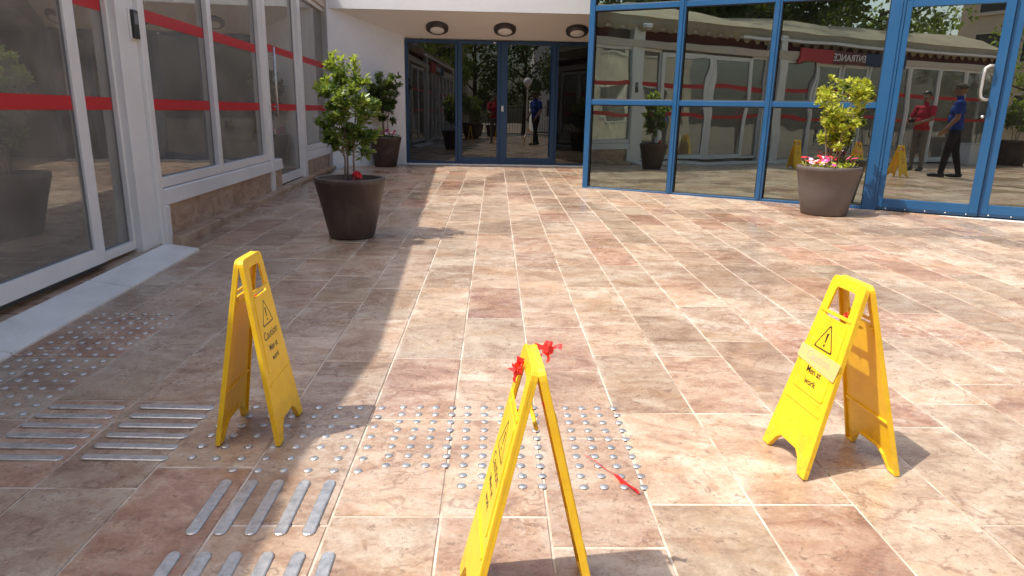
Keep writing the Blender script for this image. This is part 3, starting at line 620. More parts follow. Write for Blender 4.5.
# ------------------------------------------------------------------ shrubs in planters
def leaf_verts(bm, p, d, nrm, L, W, mi=0):
    d = d.normalized(); s = d.cross(nrm)
    if s.length < 1e-4: s = d.orthogonal()
    s.normalize(); n = s.cross(d).normalized()
    a = bm.verts.new(p); b = bm.verts.new(p+d*L*.38+s*W*.5+n*W*.12); c = bm.verts.new(p+d*L*.40-n*W*.06); e = bm.verts.new(p+d*L*.38-s*W*.5+n*W*.12)
    b2 = bm.verts.new(p+d*L*.74+s*W*.40+n*W*.04); e2 = bm.verts.new(p+d*L*.74-s*W*.40+n*W*.04); t = bm.verts.new(p+d*L-n*L*.06)
    for fc in ((a, c, b), (a, e, c), (c, t, b2, b), (c, e, e2, t)):
        f = bm.faces.new(fc); f.material_index = mi; f.smooth = True
def shrub(root, zs, stems, spread, rx, h0, h1, nl, Ls, mats, seed, new_at=.72, shape=None, lean=(0, 0)):
    rg = random.Random(seed); tips = []
    fol = bmesh.new()
    for k in range(stems):
        a = 2*math.pi*(k/stems)+rg.uniform(-.4, .4); bmx = bmesh.new()
        p = Vector((math.cos(a)*.03, math.sin(a)*.03, zs-.02)); q = Vector((math.cos(a)*spread*.35+lean[0]*.3, math.sin(a)*spread*.35+lean[1]*.3, h0+.06))
        mid = (p+q)/2+Vector((rg.uniform(-.015, .015), rg.uniform(-.015, .015), 0))
        top = Vector((math.cos(a)*spread*.8+lean[0], math.sin(a)*spread*.8+lean[1], h0+(h1-h0)*rg.uniform(.62, .85)))
        tube_bm(bmx, [p, mid, q, (q+top)/2+Vector((rg.uniform(-.02, .02), rg.uniform(-.02, .02), 0)), top], [.011, .009, .0075, .005, .0025], 7)
        def axis(t): return q.lerp(top, t)
        nb = 15
        for j in range(nb):
            t = (j+.5)/nb*1.02; s0 = axis(min(t, 1)); az = a+rg.gauss(0, 1.25)
            zz = s0.z; fr = (zz-h0)/(h1-h0); wr = rx*(shape(fr) if shape else math.sin(math.pi*min(1, .18+fr*.78))**.7)
            end = Vector((math.cos(az)*wr*rg.uniform(.5, 1.05)+lean[0]*fr, math.sin(az)*wr*rg.uniform(.5, 1.05)+lean[1]*fr, min(h1, zz+rg.uniform(.03, .16))))
            tube_bm(bmx, [s0, s0.lerp(end, .5)+Vector((0, 0, .012)), end], [.0035, .0028, .0016], 5)
            tips.append((s0, end))
        obj('stem', bmx, MT['bark'], root)
        tips.append((axis(.7), Vector((top.x+rg.uniform(-.02, .02), top.y+rg.uniform(-.02, .02), h1*rg.uniform(.965, 1.)))))
    for i in range(nl):
        s0, e = rg.choice(tips); t = rg.random()**.6; p = s0.lerp(e, .25+.75*t)+Vector((rg.gauss(0, .012), rg.gauss(0, .012), rg.gauss(0, .012)))
        ax = (e-s0).normalized(); d = (ax*rg.uniform(.1, .9)+Vector((rg.gauss(0, 1), rg.gauss(0, 1), rg.gauss(.25, .7))).normalized()).normalized()
        fr = (p.z-h0)/(h1-h0); L = Ls*rg.uniform(.6, 1.15)
        mi = 1 if (t > .55 and fr+rg.gauss(0, .13) > new_at) else 0
        leaf_verts(fol, p, d, Vector((rg.gauss(0, .5), rg.gauss(0, .5), 1)), L, L*rg.uniform(.40, .52), mi)
    for s0, e in tips:                                   # leaf rosettes at the shoot ends
        fr = (e.z-h0)/(h1-h0); n = rg.randint(6, 9); ax = (e-s0).normalized()
        ax = (ax+Vector((0, 0, .8))).normalized()
        for k in range(n):
            a = 2.4*k; o1 = ax.orthogonal().normalized(); o2 = ax.cross(o1); out = o1*math.cos(a)+o2*math.sin(a)
            L = Ls*rg.uniform(.75, 1.2); leaf_verts(fol, e-ax*.004*k, (out*rg.uniform(.5, 1.)+ax*rg.uniform(.5, 1.1)), ax, L, L*.44, 1 if fr+rg.gauss(0, .12) > new_at-.1 else 0)
    obj('foliage', fol, mats, root)
def pot(root, rt_, rb, h, mat):
    bm = bmesh.new(); lathe_bm(bm, [(.001, .0), (rb-.012, .0), (rb, .012), (rb+(rt_-rb)*.5, h*.5), (rt_-.004, h-.045), (rt_, h-.042), (rt_, h-.004), (rt_-.004, h), (rt_-.028, h), (rt_-.032, h-.006), (rt_-.045, h-.09)], 56)
    obj('pot', bm, mat, root); bm = bmesh.new(); rg = lathe_bm(bm, [(.001, h-.045), (rt_*.5, h-.05), (rt_-.04, h-.06)], 40)
    for v in bm.verts: v.co.z += noise.noise(v.co*14)*.012
    obj('soil', bm, MT['soil'], root)
def flower(root, p, r, mat, seed):
    rg = random.Random(seed); bm = bmesh.new(); p = Vector(p); ax = Vector((rg.gauss(0, .4), rg.gauss(-.3, .4), 1)).normalized(); o1 = ax.orthogonal().normalized(); o2 = ax.cross(o1)
    n = 5
    for k in range(n):
        a = 2*math.pi*k/n+rg.uniform(-.15, .15); out = o1*math.cos(a)+o2*math.sin(a); sd = ax.cross(out)
        v = [bm.verts.new(p), bm.verts.new(p+out*r*.55+sd*r*.42+ax*r*.30), bm.verts.new(p+out*r+sd*r*.22+ax*r*.18), bm.verts.new(p+out*r-sd*r*.22+ax*r*.18), bm.verts.new(p+out*r*.55-sd*r*.42+ax*r*.30)]
        bm.faces.new(v)
    tube_bm(bm, [p-ax*.05, p], .002, 5)
    obj('flower', bm, mat, root)
def bedding(root, z, r, n, seed, mat):
    rg = random.Random(seed); bm = bmesh.new()
    for i in range(n):
        a = rg.uniform(0, 6.28); q = r*math.sqrt(rg.random()); p = Vector((math.cos(a)*q, math.sin(a)*q, z+rg.uniform(-.02, .05)))
        L = rg.uniform(.03, .05); leaf_verts(bm, p, Vector((rg.gauss(0, 1), rg.gauss(0, 1), rg.uniform(.3, 1.2))), Vector((0, 0, 1)), L, L*.5)
    obj('bedding_leaves', bm, mat, root)

P1 = tag(empty('potted_shrub', (-1.183, 5.66, gz(5.66)+.001)), 'bushy green shrub in round brown planter standing in shade beside shopfront', 'planter', 'tapered planters with shrubs')
pot(P1, .288, .185, .492, MT['pot'])
shrub(P1, .44, 3, .10, .225, .57, 1.455, 2300, .066, [MT['leaf'], MT['leaf_new']], 11, .70, lambda f: .62+.5*math.sin(math.pi*min(1, max(0, f*.9+.1)))-.25*max(0, f-.6))
for k in range(9): flower(P1, (.085+random.gauss(0, .014), -.10+random.gauss(0, .012), .515+random.gauss(0, .014)), .026, MT['petal_red'], k)

P2 = tag(empty('potted_shrub', (-1.865, 11.90, gz(11.9)+.003)), 'dark green shrub with pink flowers in brown planter against white wall', 'planter', 'tapered planters with shrubs')
pot(P2, .275, .185, .50, MT['pot'])
shrub(P2, .45, 3, .16, .27, .66, 1.52, 1900, .078, [MT['leaf_dark'], MT['leaf']], 21, .9, lambda f: .7+.4*f)
rg = random.Random(5)
for k in range(34):
    a = rg.uniform(0, 6.28); q = .24*math.sqrt(rg.random()); flower(P2, (math.cos(a)*q, math.sin(a)*q-.03, .53+rg.uniform(0, .07)), rg.uniform(.022, .036), MT[rg.choice(['petal_pink', 'petal_pink', 'petal_white'])], 100+k)
bedding(P2, .49, .24, 160, 3, MT['leaf'])

P3 = tag(empty('potted_shrub', (3.60, 7.32, gz(7.32)+.001)), 'lime green shrub with red and pink flowers in grey-brown planter in sun', 'planter', 'tapered planters with shrubs')
pot(P3, .325, .235, .515, MT['pot_grey'])
shrub(P3, .46, 4, .20, .30, .60, 1.42, 2000, .060, [MT['leaf_lime'], MT['leaf_lime']], 31, .6, lambda f: .35+.75*min(1, f*1.2), (.06, 0))
rg = random.Random(8)
for k in range(30):
    a = rg.uniform(0, 6.28); q = .27*math.sqrt(rg.random()); flower(P3, (math.cos(a)*q-.03, math.sin(a)*q-.04, .535+rg.uniform(0, .085)), rg.uniform(.024, .040), MT[rg.choice(['petal_red', 'petal_pink', 'petal_pink', 'petal_white'])], 200+k)
bedding(P3, .50, .27, 260, 4, MT['leaf_lime'])

# ------------------------------------------------------------------ caution signs
PH, WB, WT = .618, .268, .168                            # panel length and widths at foot and top
def wid(h): return WB+(WT-WB)*h/PH
def outline():
    f, ch = .052, .062
    return ([(-WB/2, 0), (-WB/2+f*.72, 0), (-WB/2+f+.012, ch*.72), (-WB/2+f+.035, ch), (WB/2-f-.035, ch), (WB/2-f-.012, ch*.72), (WB/2-f*.72, 0), (WB/2, 0)]
            + rounded([(WT/2, PH), (-WT/2, PH)] if False else [(WB/2, 0), (WT/2, PH), (-WT/2, PH), (-WB/2, 0)], .022)[5:15])
hole = rounded([(-.060, PH-.132), (.060, PH-.132), (.050, PH-.032), (-.050, PH-.032)], .012)
panel_me = setmat(curve_mesh([outline(), hole], .0028, .0012), MT['yellow'])
def inset(w0, w1, h0, h1, r): return rounded([(-w0, h0), (w0, h0), (w1, h1), (-w1, h1)], r)
def ring_of(o, d):
    """the inner outline, d in from the panel's edge"""
    c = []
    n = len(o)
    for i in range(n):
        p = Vector(o[i]); a = (p-Vector(o[i-1])); b = (Vector(o[(i+1) % n])-p)
        if a.length < 1e-7: a = b
        if b.length < 1e-7: b = a
        na = Vector((-a.y, a.x)).normalized(); nb = Vector((-b.y, b.x)).normalized(); m = (na+nb)
        m = m.normalized()/max(.5, m.normalized().dot(na)) if m.length > 1e-6 else na
        c.append(tuple(p+m*d))
    return c
OUT = outline(); flange_me = setmat(curve_mesh([OUT, ring_of(OUT, .005)], .0060, .0008), MT['yellow'])
plate_me = setmat(curve_mesh([inset(wid(.235)/2-.026, wid(.49)/2-.022, .235, .487, .012)], .0012, .0008), MT['yellow'])
rib_me = setmat(curve_mesh([inset(wid(.195)/2-.018, wid(.195)/2-.018, .190, .199, .003)], .0016, .0008), MT['yellow'])
rib2_me = setmat(curve_mesh([inset(wid(.50)/2-.014, wid(.50)/2-.014, .498, .507, .003)], .0016, .0008), MT['yellow'])
tri_o = rounded([(-.052, 0), (.052, 0), (0, .088)], .012); tri_i = rounded([(-.0445, .0045), (.0445, .0045), (0, .080)], .009)
tri_me = setmat(curve_mesh([tri_o, tri_i], .0001), MT['black_ink'])
exc_me = setmat(curve_mesh([rounded([(-.0028, .026), (.0028, .026), (.0052, .057), (-.0052, .057)], .002), rounded([(-.0042, .012), (.0042, .012), (.0042, .0205), (-.0042, .0205)], .004)], .0001), MT['black_ink'])
t1 = setmat(text_mesh('Caution', .040, .0001, bold=.0004), MT['black_ink']); t1g = t1.copy(); setmat(t1g, MT['grey_ink'])
t2 = setmat(text_mesh('Men at', .029, .0001, bold=.0006), MT['black_ink']); t3 = setmat(text_mesh('work', .029, .0001, bold=.0006), MT['black_ink'])
ribb = random.Random(3)
def ribbon_tuft(parent, p, n, L, seed):
    """a knot of crumpled ribbon with a few short loose ends"""
    rg = random.Random(seed); bm = bmesh.new(); p = Vector(p)
    bmesh.ops.create_icosphere(bm, subdivisions=3, radius=1)
    for v in bm.verts:
        q = v.co.copy(); k = 1+.55*noise.noise(q*1.6+Vector((seed*3.1, 0, 0)))+.35*noise.noise(q*4+Vector((0, seed, 0)))
        v.co = p+Vector((q.x*.75, q.y*.7, q.z))*L*.42*k
    for k in range(n):
        d = Vector((rg.gauss(0, 1), rg.gauss(0, 1), rg.gauss(-.2, .8))).normalized(); s = d.cross(Vector((rg.gauss(0, 1), rg.gauss(0, 1), rg.gauss(0, 1)))).normalized(); nn = d.cross(s); w_ = L*.34; prevv = None
        for j in range(5):
            t = j/4; c = p+d*L*(.25+.6*t)+nn*math.sin(t*2.2)*L*.22
            pr = (bm.verts.new(c+s*w_*(.3+.4*t)), bm.verts.new(c-s*w_*(.3+.4*t)))
            if prevv: bm.faces.new((prevv[0], prevv[1], pr[1], pr[0])).smooth = True
            prevv = pr
    return obj('ribbon', bm, MT['ribbon'], parent)
def sign(loc, rz, spread, label, print_dir, tape=False, one_side=False):
    S = tag(empty('caution_sign', (loc[0], loc[1], gz(loc[1])+.001), rz), label, 'caution sign', 'yellow folding caution signs')
    half = spread/2; al = math.asin((half-.009)/PH)
    for sg in (-1, 1):                                   # the two leaves lean together; each leaf's local z points out
        e = empty('panel', (sg*half, 0, .003), 0, S)
        # local axes of a leaf: x across, y up along the leaf, z outwards
        yv = Vector((-sg*math.sin(al), 0, math.cos(al))); zv = Vector((sg*math.cos(al), 0, math.sin(al))); xv = yv.cross(zv)
        e.matrix_local = Matrix.Translation((sg*half, 0, .004)) @ Matrix((xv, yv, zv)).transposed().to_4x4()
        obj('board', panel_me, None, e); obj('flange', flange_me, None, e, loc=(0, 0, -.0055)); obj('label_plate', plate_me, None, e, loc=(0, 0, .0045)); obj('rib', rib_me, None, e, loc=(0, 0, .0045)); obj('rib', rib2_me, None, e, loc=(0, 0, .0045))
        z = .0066
        if one_side and sg != print_dir: z = None
        if z: obj('warning_triangle', tri_me, None, e, loc=(0, .382, z)); obj('exclamation_mark', exc_me, None, e, loc=(0, .382, z))
        tp = tape and sg == print_dir
        if z: obj('lettering', t1g if tp else t1, None, e, loc=(0, .350, z+(.0016 if tp else 0))); obj('lettering', t2, None, e, loc=(0, .306, z)); obj('lettering', t3, None, e, loc=(0, .270, z))
        if tp:
            tm = setmat(curve_mesh([rounded([(-.112, .326), (.106, .312), (.110, .372), (-.110, .374)], .006)], .0003), MT['tape']); obj('tape', tm, None, e, loc=(0, 0, z+.0008))
        # hinge lugs inside
        for sx in (-.066, .066) if not one_side else (): box('hinge_lug', sx-.012, sx+.012, PH-.155, PH-.135, -.012, -.0035, MT['yellow'], e, .002)
        box('rib', -wid(.17)/2+.01, wid(.17)/2-.01, .168, .176, -.010, -.003, MT['yellow'], e, .001)
    b = bmesh.new(); tube_bm(b, [(0, -.074, PH*math.cos(al)-.128), (0, .074, PH*math.cos(al)-.128)], .0045, 8); obj('hinge_pin', b, MT['yellow'], S)
    return S
SL = sign((-.800, 2.192), R(0), .205, 'yellow folding caution sign standing in shade nearest the shopfront', 1)
SC = sign((.088, 1.335), R(3), .30, 'yellow folding caution sign seen edge-on with red ribbon tied on top', -1, one_side=True)
SR = sign((1.113, 2.010), R(5), .315, 'yellow folding caution sign in full sun with brown tape over its wording', -1, True)
zt = PH*.985
ribbon_tuft(SC, (-.034, .0, zt-.032), 4, .036, 1); ribbon_tuft(SC, (.035, .045, zt-.004), 4, .036, 2)
ribbon_tuft(SC, (-.03, .0, zt-.13), 4, .014, 3); ribbon_tuft(SC, (.03, .03, zt-.125), 4, .014, 4)
ribbon_tuft(SR, (-.012, -.005, zt-.118), 5, .018, 5); ribbon_tuft(SL, (.02, -.01, zt-.125), 4, .012, 6)

# red scrap of barrier tape lying on the studs
bm = bmesh.new(); pth = [(.305, 2.01), (.335, 1.965), (.362, 1.925), (.383, 1.893), (.392, 1.872), (.404, 1.846), (.420, 1.822), (.432, 1.800), (.440, 1.786)]
wd = [.0025, .0025, .003, .004, .012, .017, .010, .014, .006]; pv = None
for k, ((x, y), ww) in enumerate(zip(pth, wd)):
    z = gz(y)+.007+.003*math.sin(k*2.1); s = Vector((.8, .55, .25*math.sin(k*1.7))).normalized()
    pr = (bm.verts.new(Vector((x, y, z))+s*ww/2), bm.verts.new(Vector((x, y, z))-s*ww/2))
    if pv: bm.faces.new((pv[0], pv[1], pr[1], pr[0]))
    pv = pr
bmesh.ops.solidify(bm, geom=list(bm.faces), thickness=.0008)
tag(obj('barrier_tape_scrap', bm, MT['ribbon']), 'torn strip of red tape lying on the steel studs', 'tape')

# ------------------------------------------------------------------ the two men standing where the picture is taken from (seen in the glass)
def blob(bm, c, r, rot=None, seg=14):
    m = Matrix.Translation(c) @ (rot.to_4x4() if rot else Matrix.Identity(4)) @ Matrix.Diagonal((*r, 1))
    bmesh.ops.create_uvsphere(bm, u_segments=seg, v_segments=max(8, seg//2+2), radius=1, matrix=m)
def limb(bm, prims, pts, rad, tg):
    for (a, b), (ra, rb) in zip(zip(pts, pts[1:]), zip(rad, rad[1:])):
        tube_bm(bm, [a, b], [ra, rb], 12); prims.append((Vector(a), Vector(b), ra, rb, tg))
    for p, r in zip(pts, rad): blob(bm, p, (r, r, r), seg=12)
def person(root, arms, mats, belly=0., stride=.0, vox=.0075, head_turn=0.):
    bm = bmesh.new(); pr = []
    def B(c, r, tg): blob(bm, Vector(c), r); pr.append((Vector(c), Vector(c), min(r), min(r), tg))
    # torso (faces local +y)
    B((0, 0, .96), (.165, .115, .12), 1); B((0, .02+belly*.4, 1.08), (.158, .118+belly, .15), 0); B((0, .01+belly*.2, 1.25), (.172, .118, .16), 0); B((0, 0, 1.38), (.155, .095, .09), 0)
    for s in (-1, 1): B((s*.15, -.005, 1.40), (.07, .068, .07), 0)
    pr.append((Vector((0, 0, 1.0)), Vector((0, 0, 1.40)), .15, .15, 0))
    limb(bm, pr, [(0, -.005, 1.42), (0, .008, 1.53)], [.058, .054], 2)
    c, s_ = math.cos(head_turn), math.sin(head_turn)
    def H(x, y, z): return (x*c-y*s_, x*s_+y*c+.02, z)
    B(H(0, -.005, 1.645), (.078, .094, .105), 2); B(H(0, .022, 1.585), (.056, .066, .058), 2); B(H(0, .098, 1.622), (.013, .017, .022), 2); B(H(0, .078, 1.585), (.026, .014, .010), 2)
    for s in (-1, 1): B(H(s*.079, -.005, 1.63), (.010, .02, .032), 2); B(H(s*.031, .078, 1.662), (.02, .016, .008), 2)
    for s in (-1, 1):
        fy = s*stride
        limb(bm, pr, [(s*.085, 0, .93), (s*.105, fy*.45+.012, .50), (s*.115, fy-.01, .085)], [.098, .064, .046], 1)
        limb(bm, pr, [(s*.118, fy-.04, .045), (s*.128, fy+.15, .038)], [.042, .036], 3); B((s*.124, fy+.05, .022), (.045, .13, .024), 3)
        sh, el, wr, hd = arms[0 if s < 0 else 1]
        mid = Vector(sh).lerp(Vector(el), .62)
        limb(bm, pr, [sh, tuple(mid)], [.066, .062], 0); limb(bm, pr, [sh, el, wr], [.050, .042, .028], 2)
        d = (Vector(wr)-Vector(el)).normalized(); hd = Vector(hd); side = d.cross(hd).normalized(); palm = Vector(wr)+d*.05
        m = Matrix((side, d, hd)).transposed(); blob(bm, palm, (.043, .055, .017), m); pr.append((Vector(wr), palm+d*.12, .04, .03, 2))
        for k, fl_ in enumerate((.068, .078, .073, .056)):
            b0 = palm+d*.040+side*(k-1.5)*.0205; b1 = b0+d*fl_*.5+hd*.008; b2 = b1+d*fl_*.25+hd*fl_*.40
            tube_bm(bm, [b0, b1, b2], [.0095, .009, .008], 8)
        t0 = Vector(wr)+d*.022-side*.03*s; tube_bm(bm, [t0, t0+d*.03-side*.030*s+hd*.012, t0+d*.06-side*.034*s+hd*.03], [.012, .0105, .009], 8)
    me0 = mesh_of(bm, 'body_raw', [MT['skin']]); o = bpy.data.objects.new('body_raw', me0); COL.objects.link(o)
    md = o.modifiers.new('r', 'REMESH'); md.mode = 'VOXEL'; md.voxel_size = vox; sm = o.modifiers.new('s', 'SMOOTH'); sm.iterations = 3; sm.factor = .5
    me = bpy.data.meshes.new_from_object(o.evaluated_get(bpy.context.evaluated_depsgraph_get())); bpy.data.objects.remove(o)
    me.materials.clear()
    for m in mats: me.materials.append(m)
    for p in me.polygons:
        c_ = p.center; best = (1e9, 0)
        for a, b, ra, rb, tg in pr:
            ab = b-a; L2 = ab.length_squared; t = 0 if L2 < 1e-9 else max(0, min(1, (c_-a).dot(ab)/L2)); dd = (c_-a-ab*t).length-(ra+(rb-ra)*t)
            if dd < best[0]: best = (dd, tg)
        tg = best[1]
        if tg in (0, 1) and abs(c_.x) < .24 and .6 < c_.z < 1.3: tg = 0 if c_.z > .90 else 1
        p.material_index = tg; p.use_smooth = True
    body = bpy.data.objects.new('body', me); link(body, root)
def cap_shell(root, name, mat, z0, rx, ry, rz, brim=0., turn=0., cut=-.25):
    bm = bmesh.new(); bmesh.ops.create_uvsphere(bm, u_segments=24, v_segments=16, radius=1)
    bmesh.ops.delete(bm, geom=[v for v in bm.verts if v.co.z < (cut if v.co.y < .35 else .28)], context='VERTS')
    for v in bm.verts: v.co = Vector((v.co.x*rx, v.co.y*ry, v.co.z*rz)) + noise.noise_vector(v.co*6)*.003
    if brim:
        fan = []
        for k in range(13):
            a = math.pi*(.12+.76*k/12); fan.append((bm.verts.new((math.cos(a)*rx*.95, math.sin(a)*ry*.90, .028)), bm.verts.new((math.cos(a)*rx*1.0, math.sin(a)*(ry+brim), .012))))
        for a, b in zip(fan, fan[1:]): bm.faces.new((a[0], a[1], b[1], b[0]))
    bmesh.ops.solidify(bm, geom=list(bm.faces), thickness=.006)
    obj(name, bm, mat, root, True, (0, .012, z0), (0, 0, turn))
def feature(root, turn):
    c, s_ = math.cos(turn), math.sin(turn)
    for sx in (-1, 1):
        bm = bmesh.new(); blob(bm, (0, 0, 0), (.013, .007, .007)); x, y = sx*.031, .077; obj('eye', bm, MT['white'], root, True, (x*c-y*s_, x*s_+y*c+.02, 1.645))
MAN1 = tag(empty('person', (-.01, -.52, gz(-.5))), 'man in crimson shirt and grey trousers holding a phone before his chest', 'person')
person(MAN1, (((-.195, .0, 1.40), (-.25, .10, 1.13), (-.155, .335, 1.075), (.9, .2, .3)), ((.195, .0, 1.40), (.25, .10, 1.13), (.155, .335, 1.075), (-.9, .2, .3))), [MT['shirt_red'], MT['trous_grey'], MT['skin'], MT['shoe']], .02)
cap_shell(MAN1, 'hair', MT['hair'], 1.66, .086, .104, .102); feature(MAN1, 0)
PHN = tag(empty('smartphone', (0, -.028, CAM_H)), 'black smartphone held out level by the man in crimson', 'phone'); PHN.rotation_euler = (-PITCH, 0, 0)
box('body', -.078, .078, -.0085, 0, -.052, .024, MT['black'], PHN, .003); box('screen', -.074, .074, -.0092, -.0086, -.049, .021, MT['iron'], PHN, 0)
MAN2 = tag(empty('person', (1.42, .78, gz(.78)), R(62)), 'heavyset man in royal blue shirt, black trousers and cap with arms lowered', 'person')
person(MAN2, (((-.215, .0, 1.40), (-.27, -.01, 1.12), (-.25, .12, .90), (.6, .3, .2)), ((.215, .0, 1.40), (.27, .0, 1.12), (.25, .14, .91), (-.6, .3, .2))), [MT['shirt_blue'], MT['trous_black'], MT['skin'], MT['shoe']], .008, .13); MAN2.scale = (1.14, 1.14, 1.03)
cap_shell(MAN2, 'cap', MT['cap'], 1.665, .090, .108, .10, .055, 0., 0.); feature(MAN2, 0)

# ------------------------------------------------------------------ what stands behind the camera and shows in the glass
def tree(loc, h, rx, rz, zc, nl, Ls, mat, seed, label):
    k_ = 1.12 if loc[0] < -7 else 1.
    rg = random.Random(seed); T = tag(empty('tree', loc), label, 'tree', 'trees beyond the shopfront'); T.scale = (k_, k_, k_); bm = bmesh.new()
    tube_bm(bm, [(0, 0, -.1), (.05, .03, h*.25), (-.04, .05, h*.5), (.02, 0, h*.78)], [.19, .15, .11, .05], 10)
    ends = []
    for k in range(11):
        a = k*2.4; z = h*(.28+.5*k/11); e = Vector((math.cos(a)*rx*.75, math.sin(a)*rx*.75, z+rz*.35)); tube_bm(bm, [(0, 0, z), Vector((0, 0, z)).lerp(e, .5)+Vector((0, 0, .15)), e], [.07, .05, .02], 6); ends.append(e)
    obj('trunk', bm, MT['bark_dark'], T)
    bm = bmesh.new(); cl = []
    while len(cl) < 70:
        p = Vector((rg.uniform(-1, 1), rg.uniform(-1, 1), rg.uniform(-1, 1)))
        if p.length < 1: p = p.normalized()*p.length**.5; cl.append((Vector((p.x*rx, p.y*rx, zc+p.z*rz)), rg.uniform(.25, .6)))
    for i in range(nl):
        c, r = rg.choice(cl); q = Vector((rg.gauss(0, 1), rg.gauss(0, 1), rg.gauss(0, 1))).normalized()*r*rg.random()**.4
        d = (q+Vector((rg.gauss(0, .3), rg.gauss(0, .3), rg.gauss(-.1, .3)))); L = Ls*rg.uniform(.7, 1.2)
        p = c+q; s = d.cross(Vector((rg.gauss(0, 1), rg.gauss(0, 1), rg.gauss(0, 1))))
        if s.length < 1e-5: continue
        d.normalize(); s.normalize()
        bm.faces.new([bm.verts.new(p), bm.verts.new(p+d*L*.5+s*L*.3), bm.verts.new(p+d*L), bm.verts.new(p+d*L*.5-s*L*.3)])
    obj('crown', bm, mat, T)
tree((-8.6, 3.5, 0), 6.6, 2.6, 2.3, 5.2, 4200, .20, MT['leaf_tree'], 1, 'dark leafy tree behind the inner end of the shopfront')
tree((-8.0, -1.6, 0), 7.4, 2.9, 2.7, 5.6, 8200, .20, MT['leaf_tree'], 2, 'tall dark tree behind the middle of the canvas canopy')
tree((-9.2, -6.6, -.1), 6.8, 2.8, 2.4, 5.3, 7600, .20, MT['leaf_dark'], 3, 'darkest dense tree behind the entrance sign')
tree((-7.9, -11.2, -.15), 6.2, 2.0, 2.1, 5.0, 3600, .18, MT['leaf'], 4, 'brighter green tree behind the outer end of the canopy')
tree((-3.6, -15.0, -.2), 5.6, 2.2, 2.2, 3.9, 4400, .17, MT['leaf'], 5, 'leafy tree beside the beige building across the forecourt')
tree((5.2, -17.5, -.2), 6.0, 2.4, 2.2, 4.2, 4000, .18, MT['leaf_tree'], 6, 'leafy tree beyond the dark railing across the forecourt')
tree((-8.8, -3.9, 0), 8.6, 3.0, 3.1, 6.4, 9500, .21, MT['leaf_dark'], 12, 'tallest dark tree behind the canopy between two lower trees')
tree((-10.5, .9, 0), 8.4, 3.0, 3.0, 6.2, 9000, .21, MT['leaf_tree'], 13, 'broad tree set back behind the two inner trees')
tree((-11.2, -9.2, -.1), 8.4, 3.0, 3.0, 6.2, 9000, .21, MT['leaf_tree'], 14, 'broad tree set back behind the outer end of the canopy')
tree((-1.2, -17.8, -.2), 7.5, 2.5, 3.0, 4.6, 5200, .2, MT['leaf_dark'], 15, 'dark tree beyond the railing, left of the globe lamp')
tree((1.9, -19.6, -.2), 7.2, 2.2, 2.8, 4.5, 5000, .2, MT['leaf_dark'], 16, 'dark tree beyond the railing, behind the globe lamp')
# beige building far behind, windows as parts
BB = tag(empty('beige_building', (-11.0, -21.0, gz(-21))), 'plain beige rendered block with recessed shuttered windows', 'building')
box('wall', 0, 9.0, -6, 0, 0, 8.2, MT['beige'], BB, .02); box('parapet', -.08, 9.08, -6.08, .08, 8.2, 8.5, MT['cream'], BB, .02)
for zc in (1.2, 4.0, 6.3):
    for k in range(4):
        x = .9+k*2.1; f = obj('window', frame_bm(x, x+1.25, zc, zc+1.45, .07, .07, .07, .07, -.02, .06, 'x'), MT['cream'], BB); box('pane', x+.07, x+1.18, .005, .02, zc+.07, zc+1.38, MT['int_dark'], f, 0); box('ledge', x-.06, x+1.31, .001, .13, zc-.08, zc-.002, MT['cream'], f)
B2 = tag(empty('pale_building', (3.2, -34.0, gz(-34))), 'narrow pale plastered block beyond the railing', 'building')
box('wall', 0, 6., -6, 0, 0, 7.5, MT['plaster'], B2, .02); box('roof', -.2, 6.2, -6.2, .2, 7.5, 7.7, MT['cream'], B2)
for zc in (1.2, 4.4):
    for x in (1.1, 3.6): f = obj('window', frame_bm(x, x+1.2, zc, zc+1.5, .08, .08, .08, .08, -.02, .05, 'x'), MT['cream'], B2); box('pane', x+.08, x+1.12, .005, .02, zc+.08, zc+1.42, MT['int_dark'], f, 0)
B3 = tag(empty('cream_building', (11.5, -9.0, gz(-5))), 'long cream plastered block on the open side of the forecourt', 'building')
box('wall', 0, 6., 0, 13., 0, 6.2, MT['cream_wall'], B3, .02); box('roof', -.25, 6.2, -.2, 13.2, 6.2, 6.45, MT['plaster'], B3)
for zc in (.9, 3.8):
    for k in range(5): yk = .9+k*2.4; f = obj('window', frame_bm(yk, yk+1.3, zc, zc+1.5, .07, .07, .07, .07, -.05, .02, 'y'), MT['alu'], B3); box('pane', -.02, -.005, yk+.07, yk+1.23, zc+.07, zc+1.43, MT['int_dark'], f, 0)
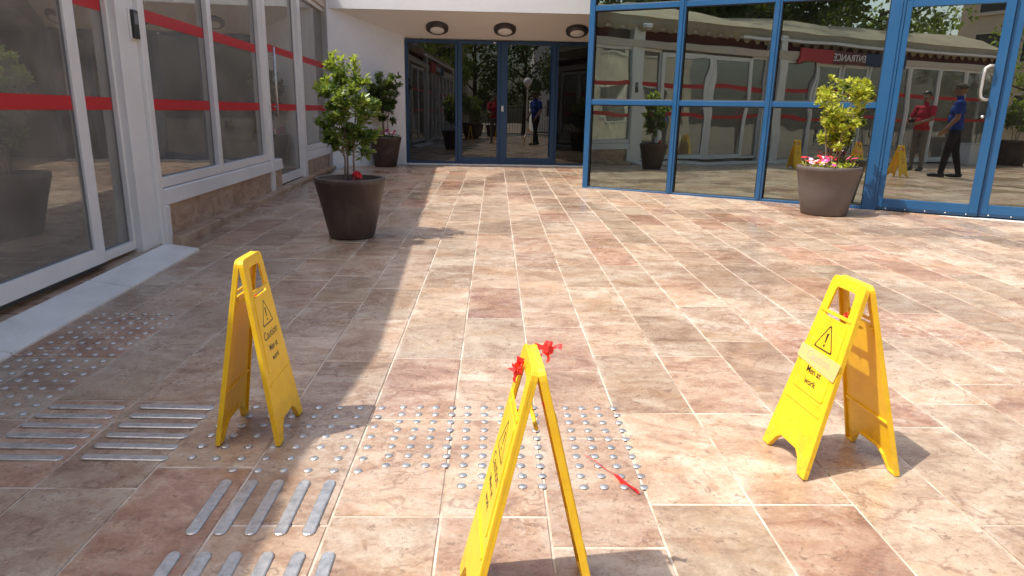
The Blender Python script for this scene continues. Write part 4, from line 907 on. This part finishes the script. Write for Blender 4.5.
RF = tag(empty('railing', (-2.2, -13.4, gz(-13.4))), 'dark iron railing across the far side of the forecourt', 'railing')
for z in (.12, 1.55): box('rail', 0, 11, -.02, .02, z, z+.04, MT['iron'], RF)
for k in range(74):
    if k == 0: bb = box('baluster', -.009, .009, -.009, .009, .155, 1.72, MT['iron'], RF, 0); bb.location.x = .05
    else: o = bpy.data.objects.new('baluster', bb.data); link(o, RF); o.location = (.05+k*.149, 0, 0)
for k in range(5): box('post', -.035+k*2.75, .035+k*2.75, -.035, .035, 0, 1.8, MT['iron'], RF)
GP = tag(empty('globe_lamp', (1.72, -12.4, gz(-12.4))), 'white globe street lamp on slim pale post by the railing', 'street lamp')
bm = bmesh.new(); lathe_bm(bm, [(.14, 0), (.14, .05), (.06, .1), (.045, .4), (.035, 2.5), (.07, 2.55), (.09, 2.6)], 20); obj('post', bm, MT['white'], GP)
bm = bmesh.new(); blob(bm, (0, 0, 2.81), (.23, .23, .23), seg=28); obj('globe', bm, MT['lamp_glass'], GP, True)
def tub(loc, label, seed, s=1., dark=False):
    P = tag(empty('potted_shrub', (loc[0], loc[1], gz(loc[1])+.001)), label, 'planter', 'tapered planters with shrubs'); P.scale = (s, s, s)
    pot(P, .34, .25, .52, MT['pot']); shrub(P, .46, 3, .2, .36, .58, 1.35, 700, .085, [MT['leaf_dark'] if dark else MT['leaf'], MT['leaf']], seed, .8, lambda f: .8+.3*f)
tub((-1.05, -6.9), 'leafy shrub in wide dark planter behind the men, towards the shopfront', 41, 1.35)
tub((-1.0, -11.6), 'dark shrub in planter standing closest to the railing end', 42, 1.2, True)
tub((-.1, -11.9), 'dark shrub in planter in front of railing, left of globe lamp', 43, 1.15, True)
tub((3.3, -12.0), 'dark shrub in planter in front of railing, right of globe lamp', 44, 1.2, True)
WBX = tag(empty('utility_cabinet', (-1.9, -6.2, gz(-6.2)), LA), 'low white utility cabinet standing by the shopfront', 'cabinet')
box('body', -.3, .3, -.35, .35, 0, .55, MT['white'], WBX, .01); box('lid', -.32, .32, -.37, .37, .55, .58, MT['alu'], WBX)
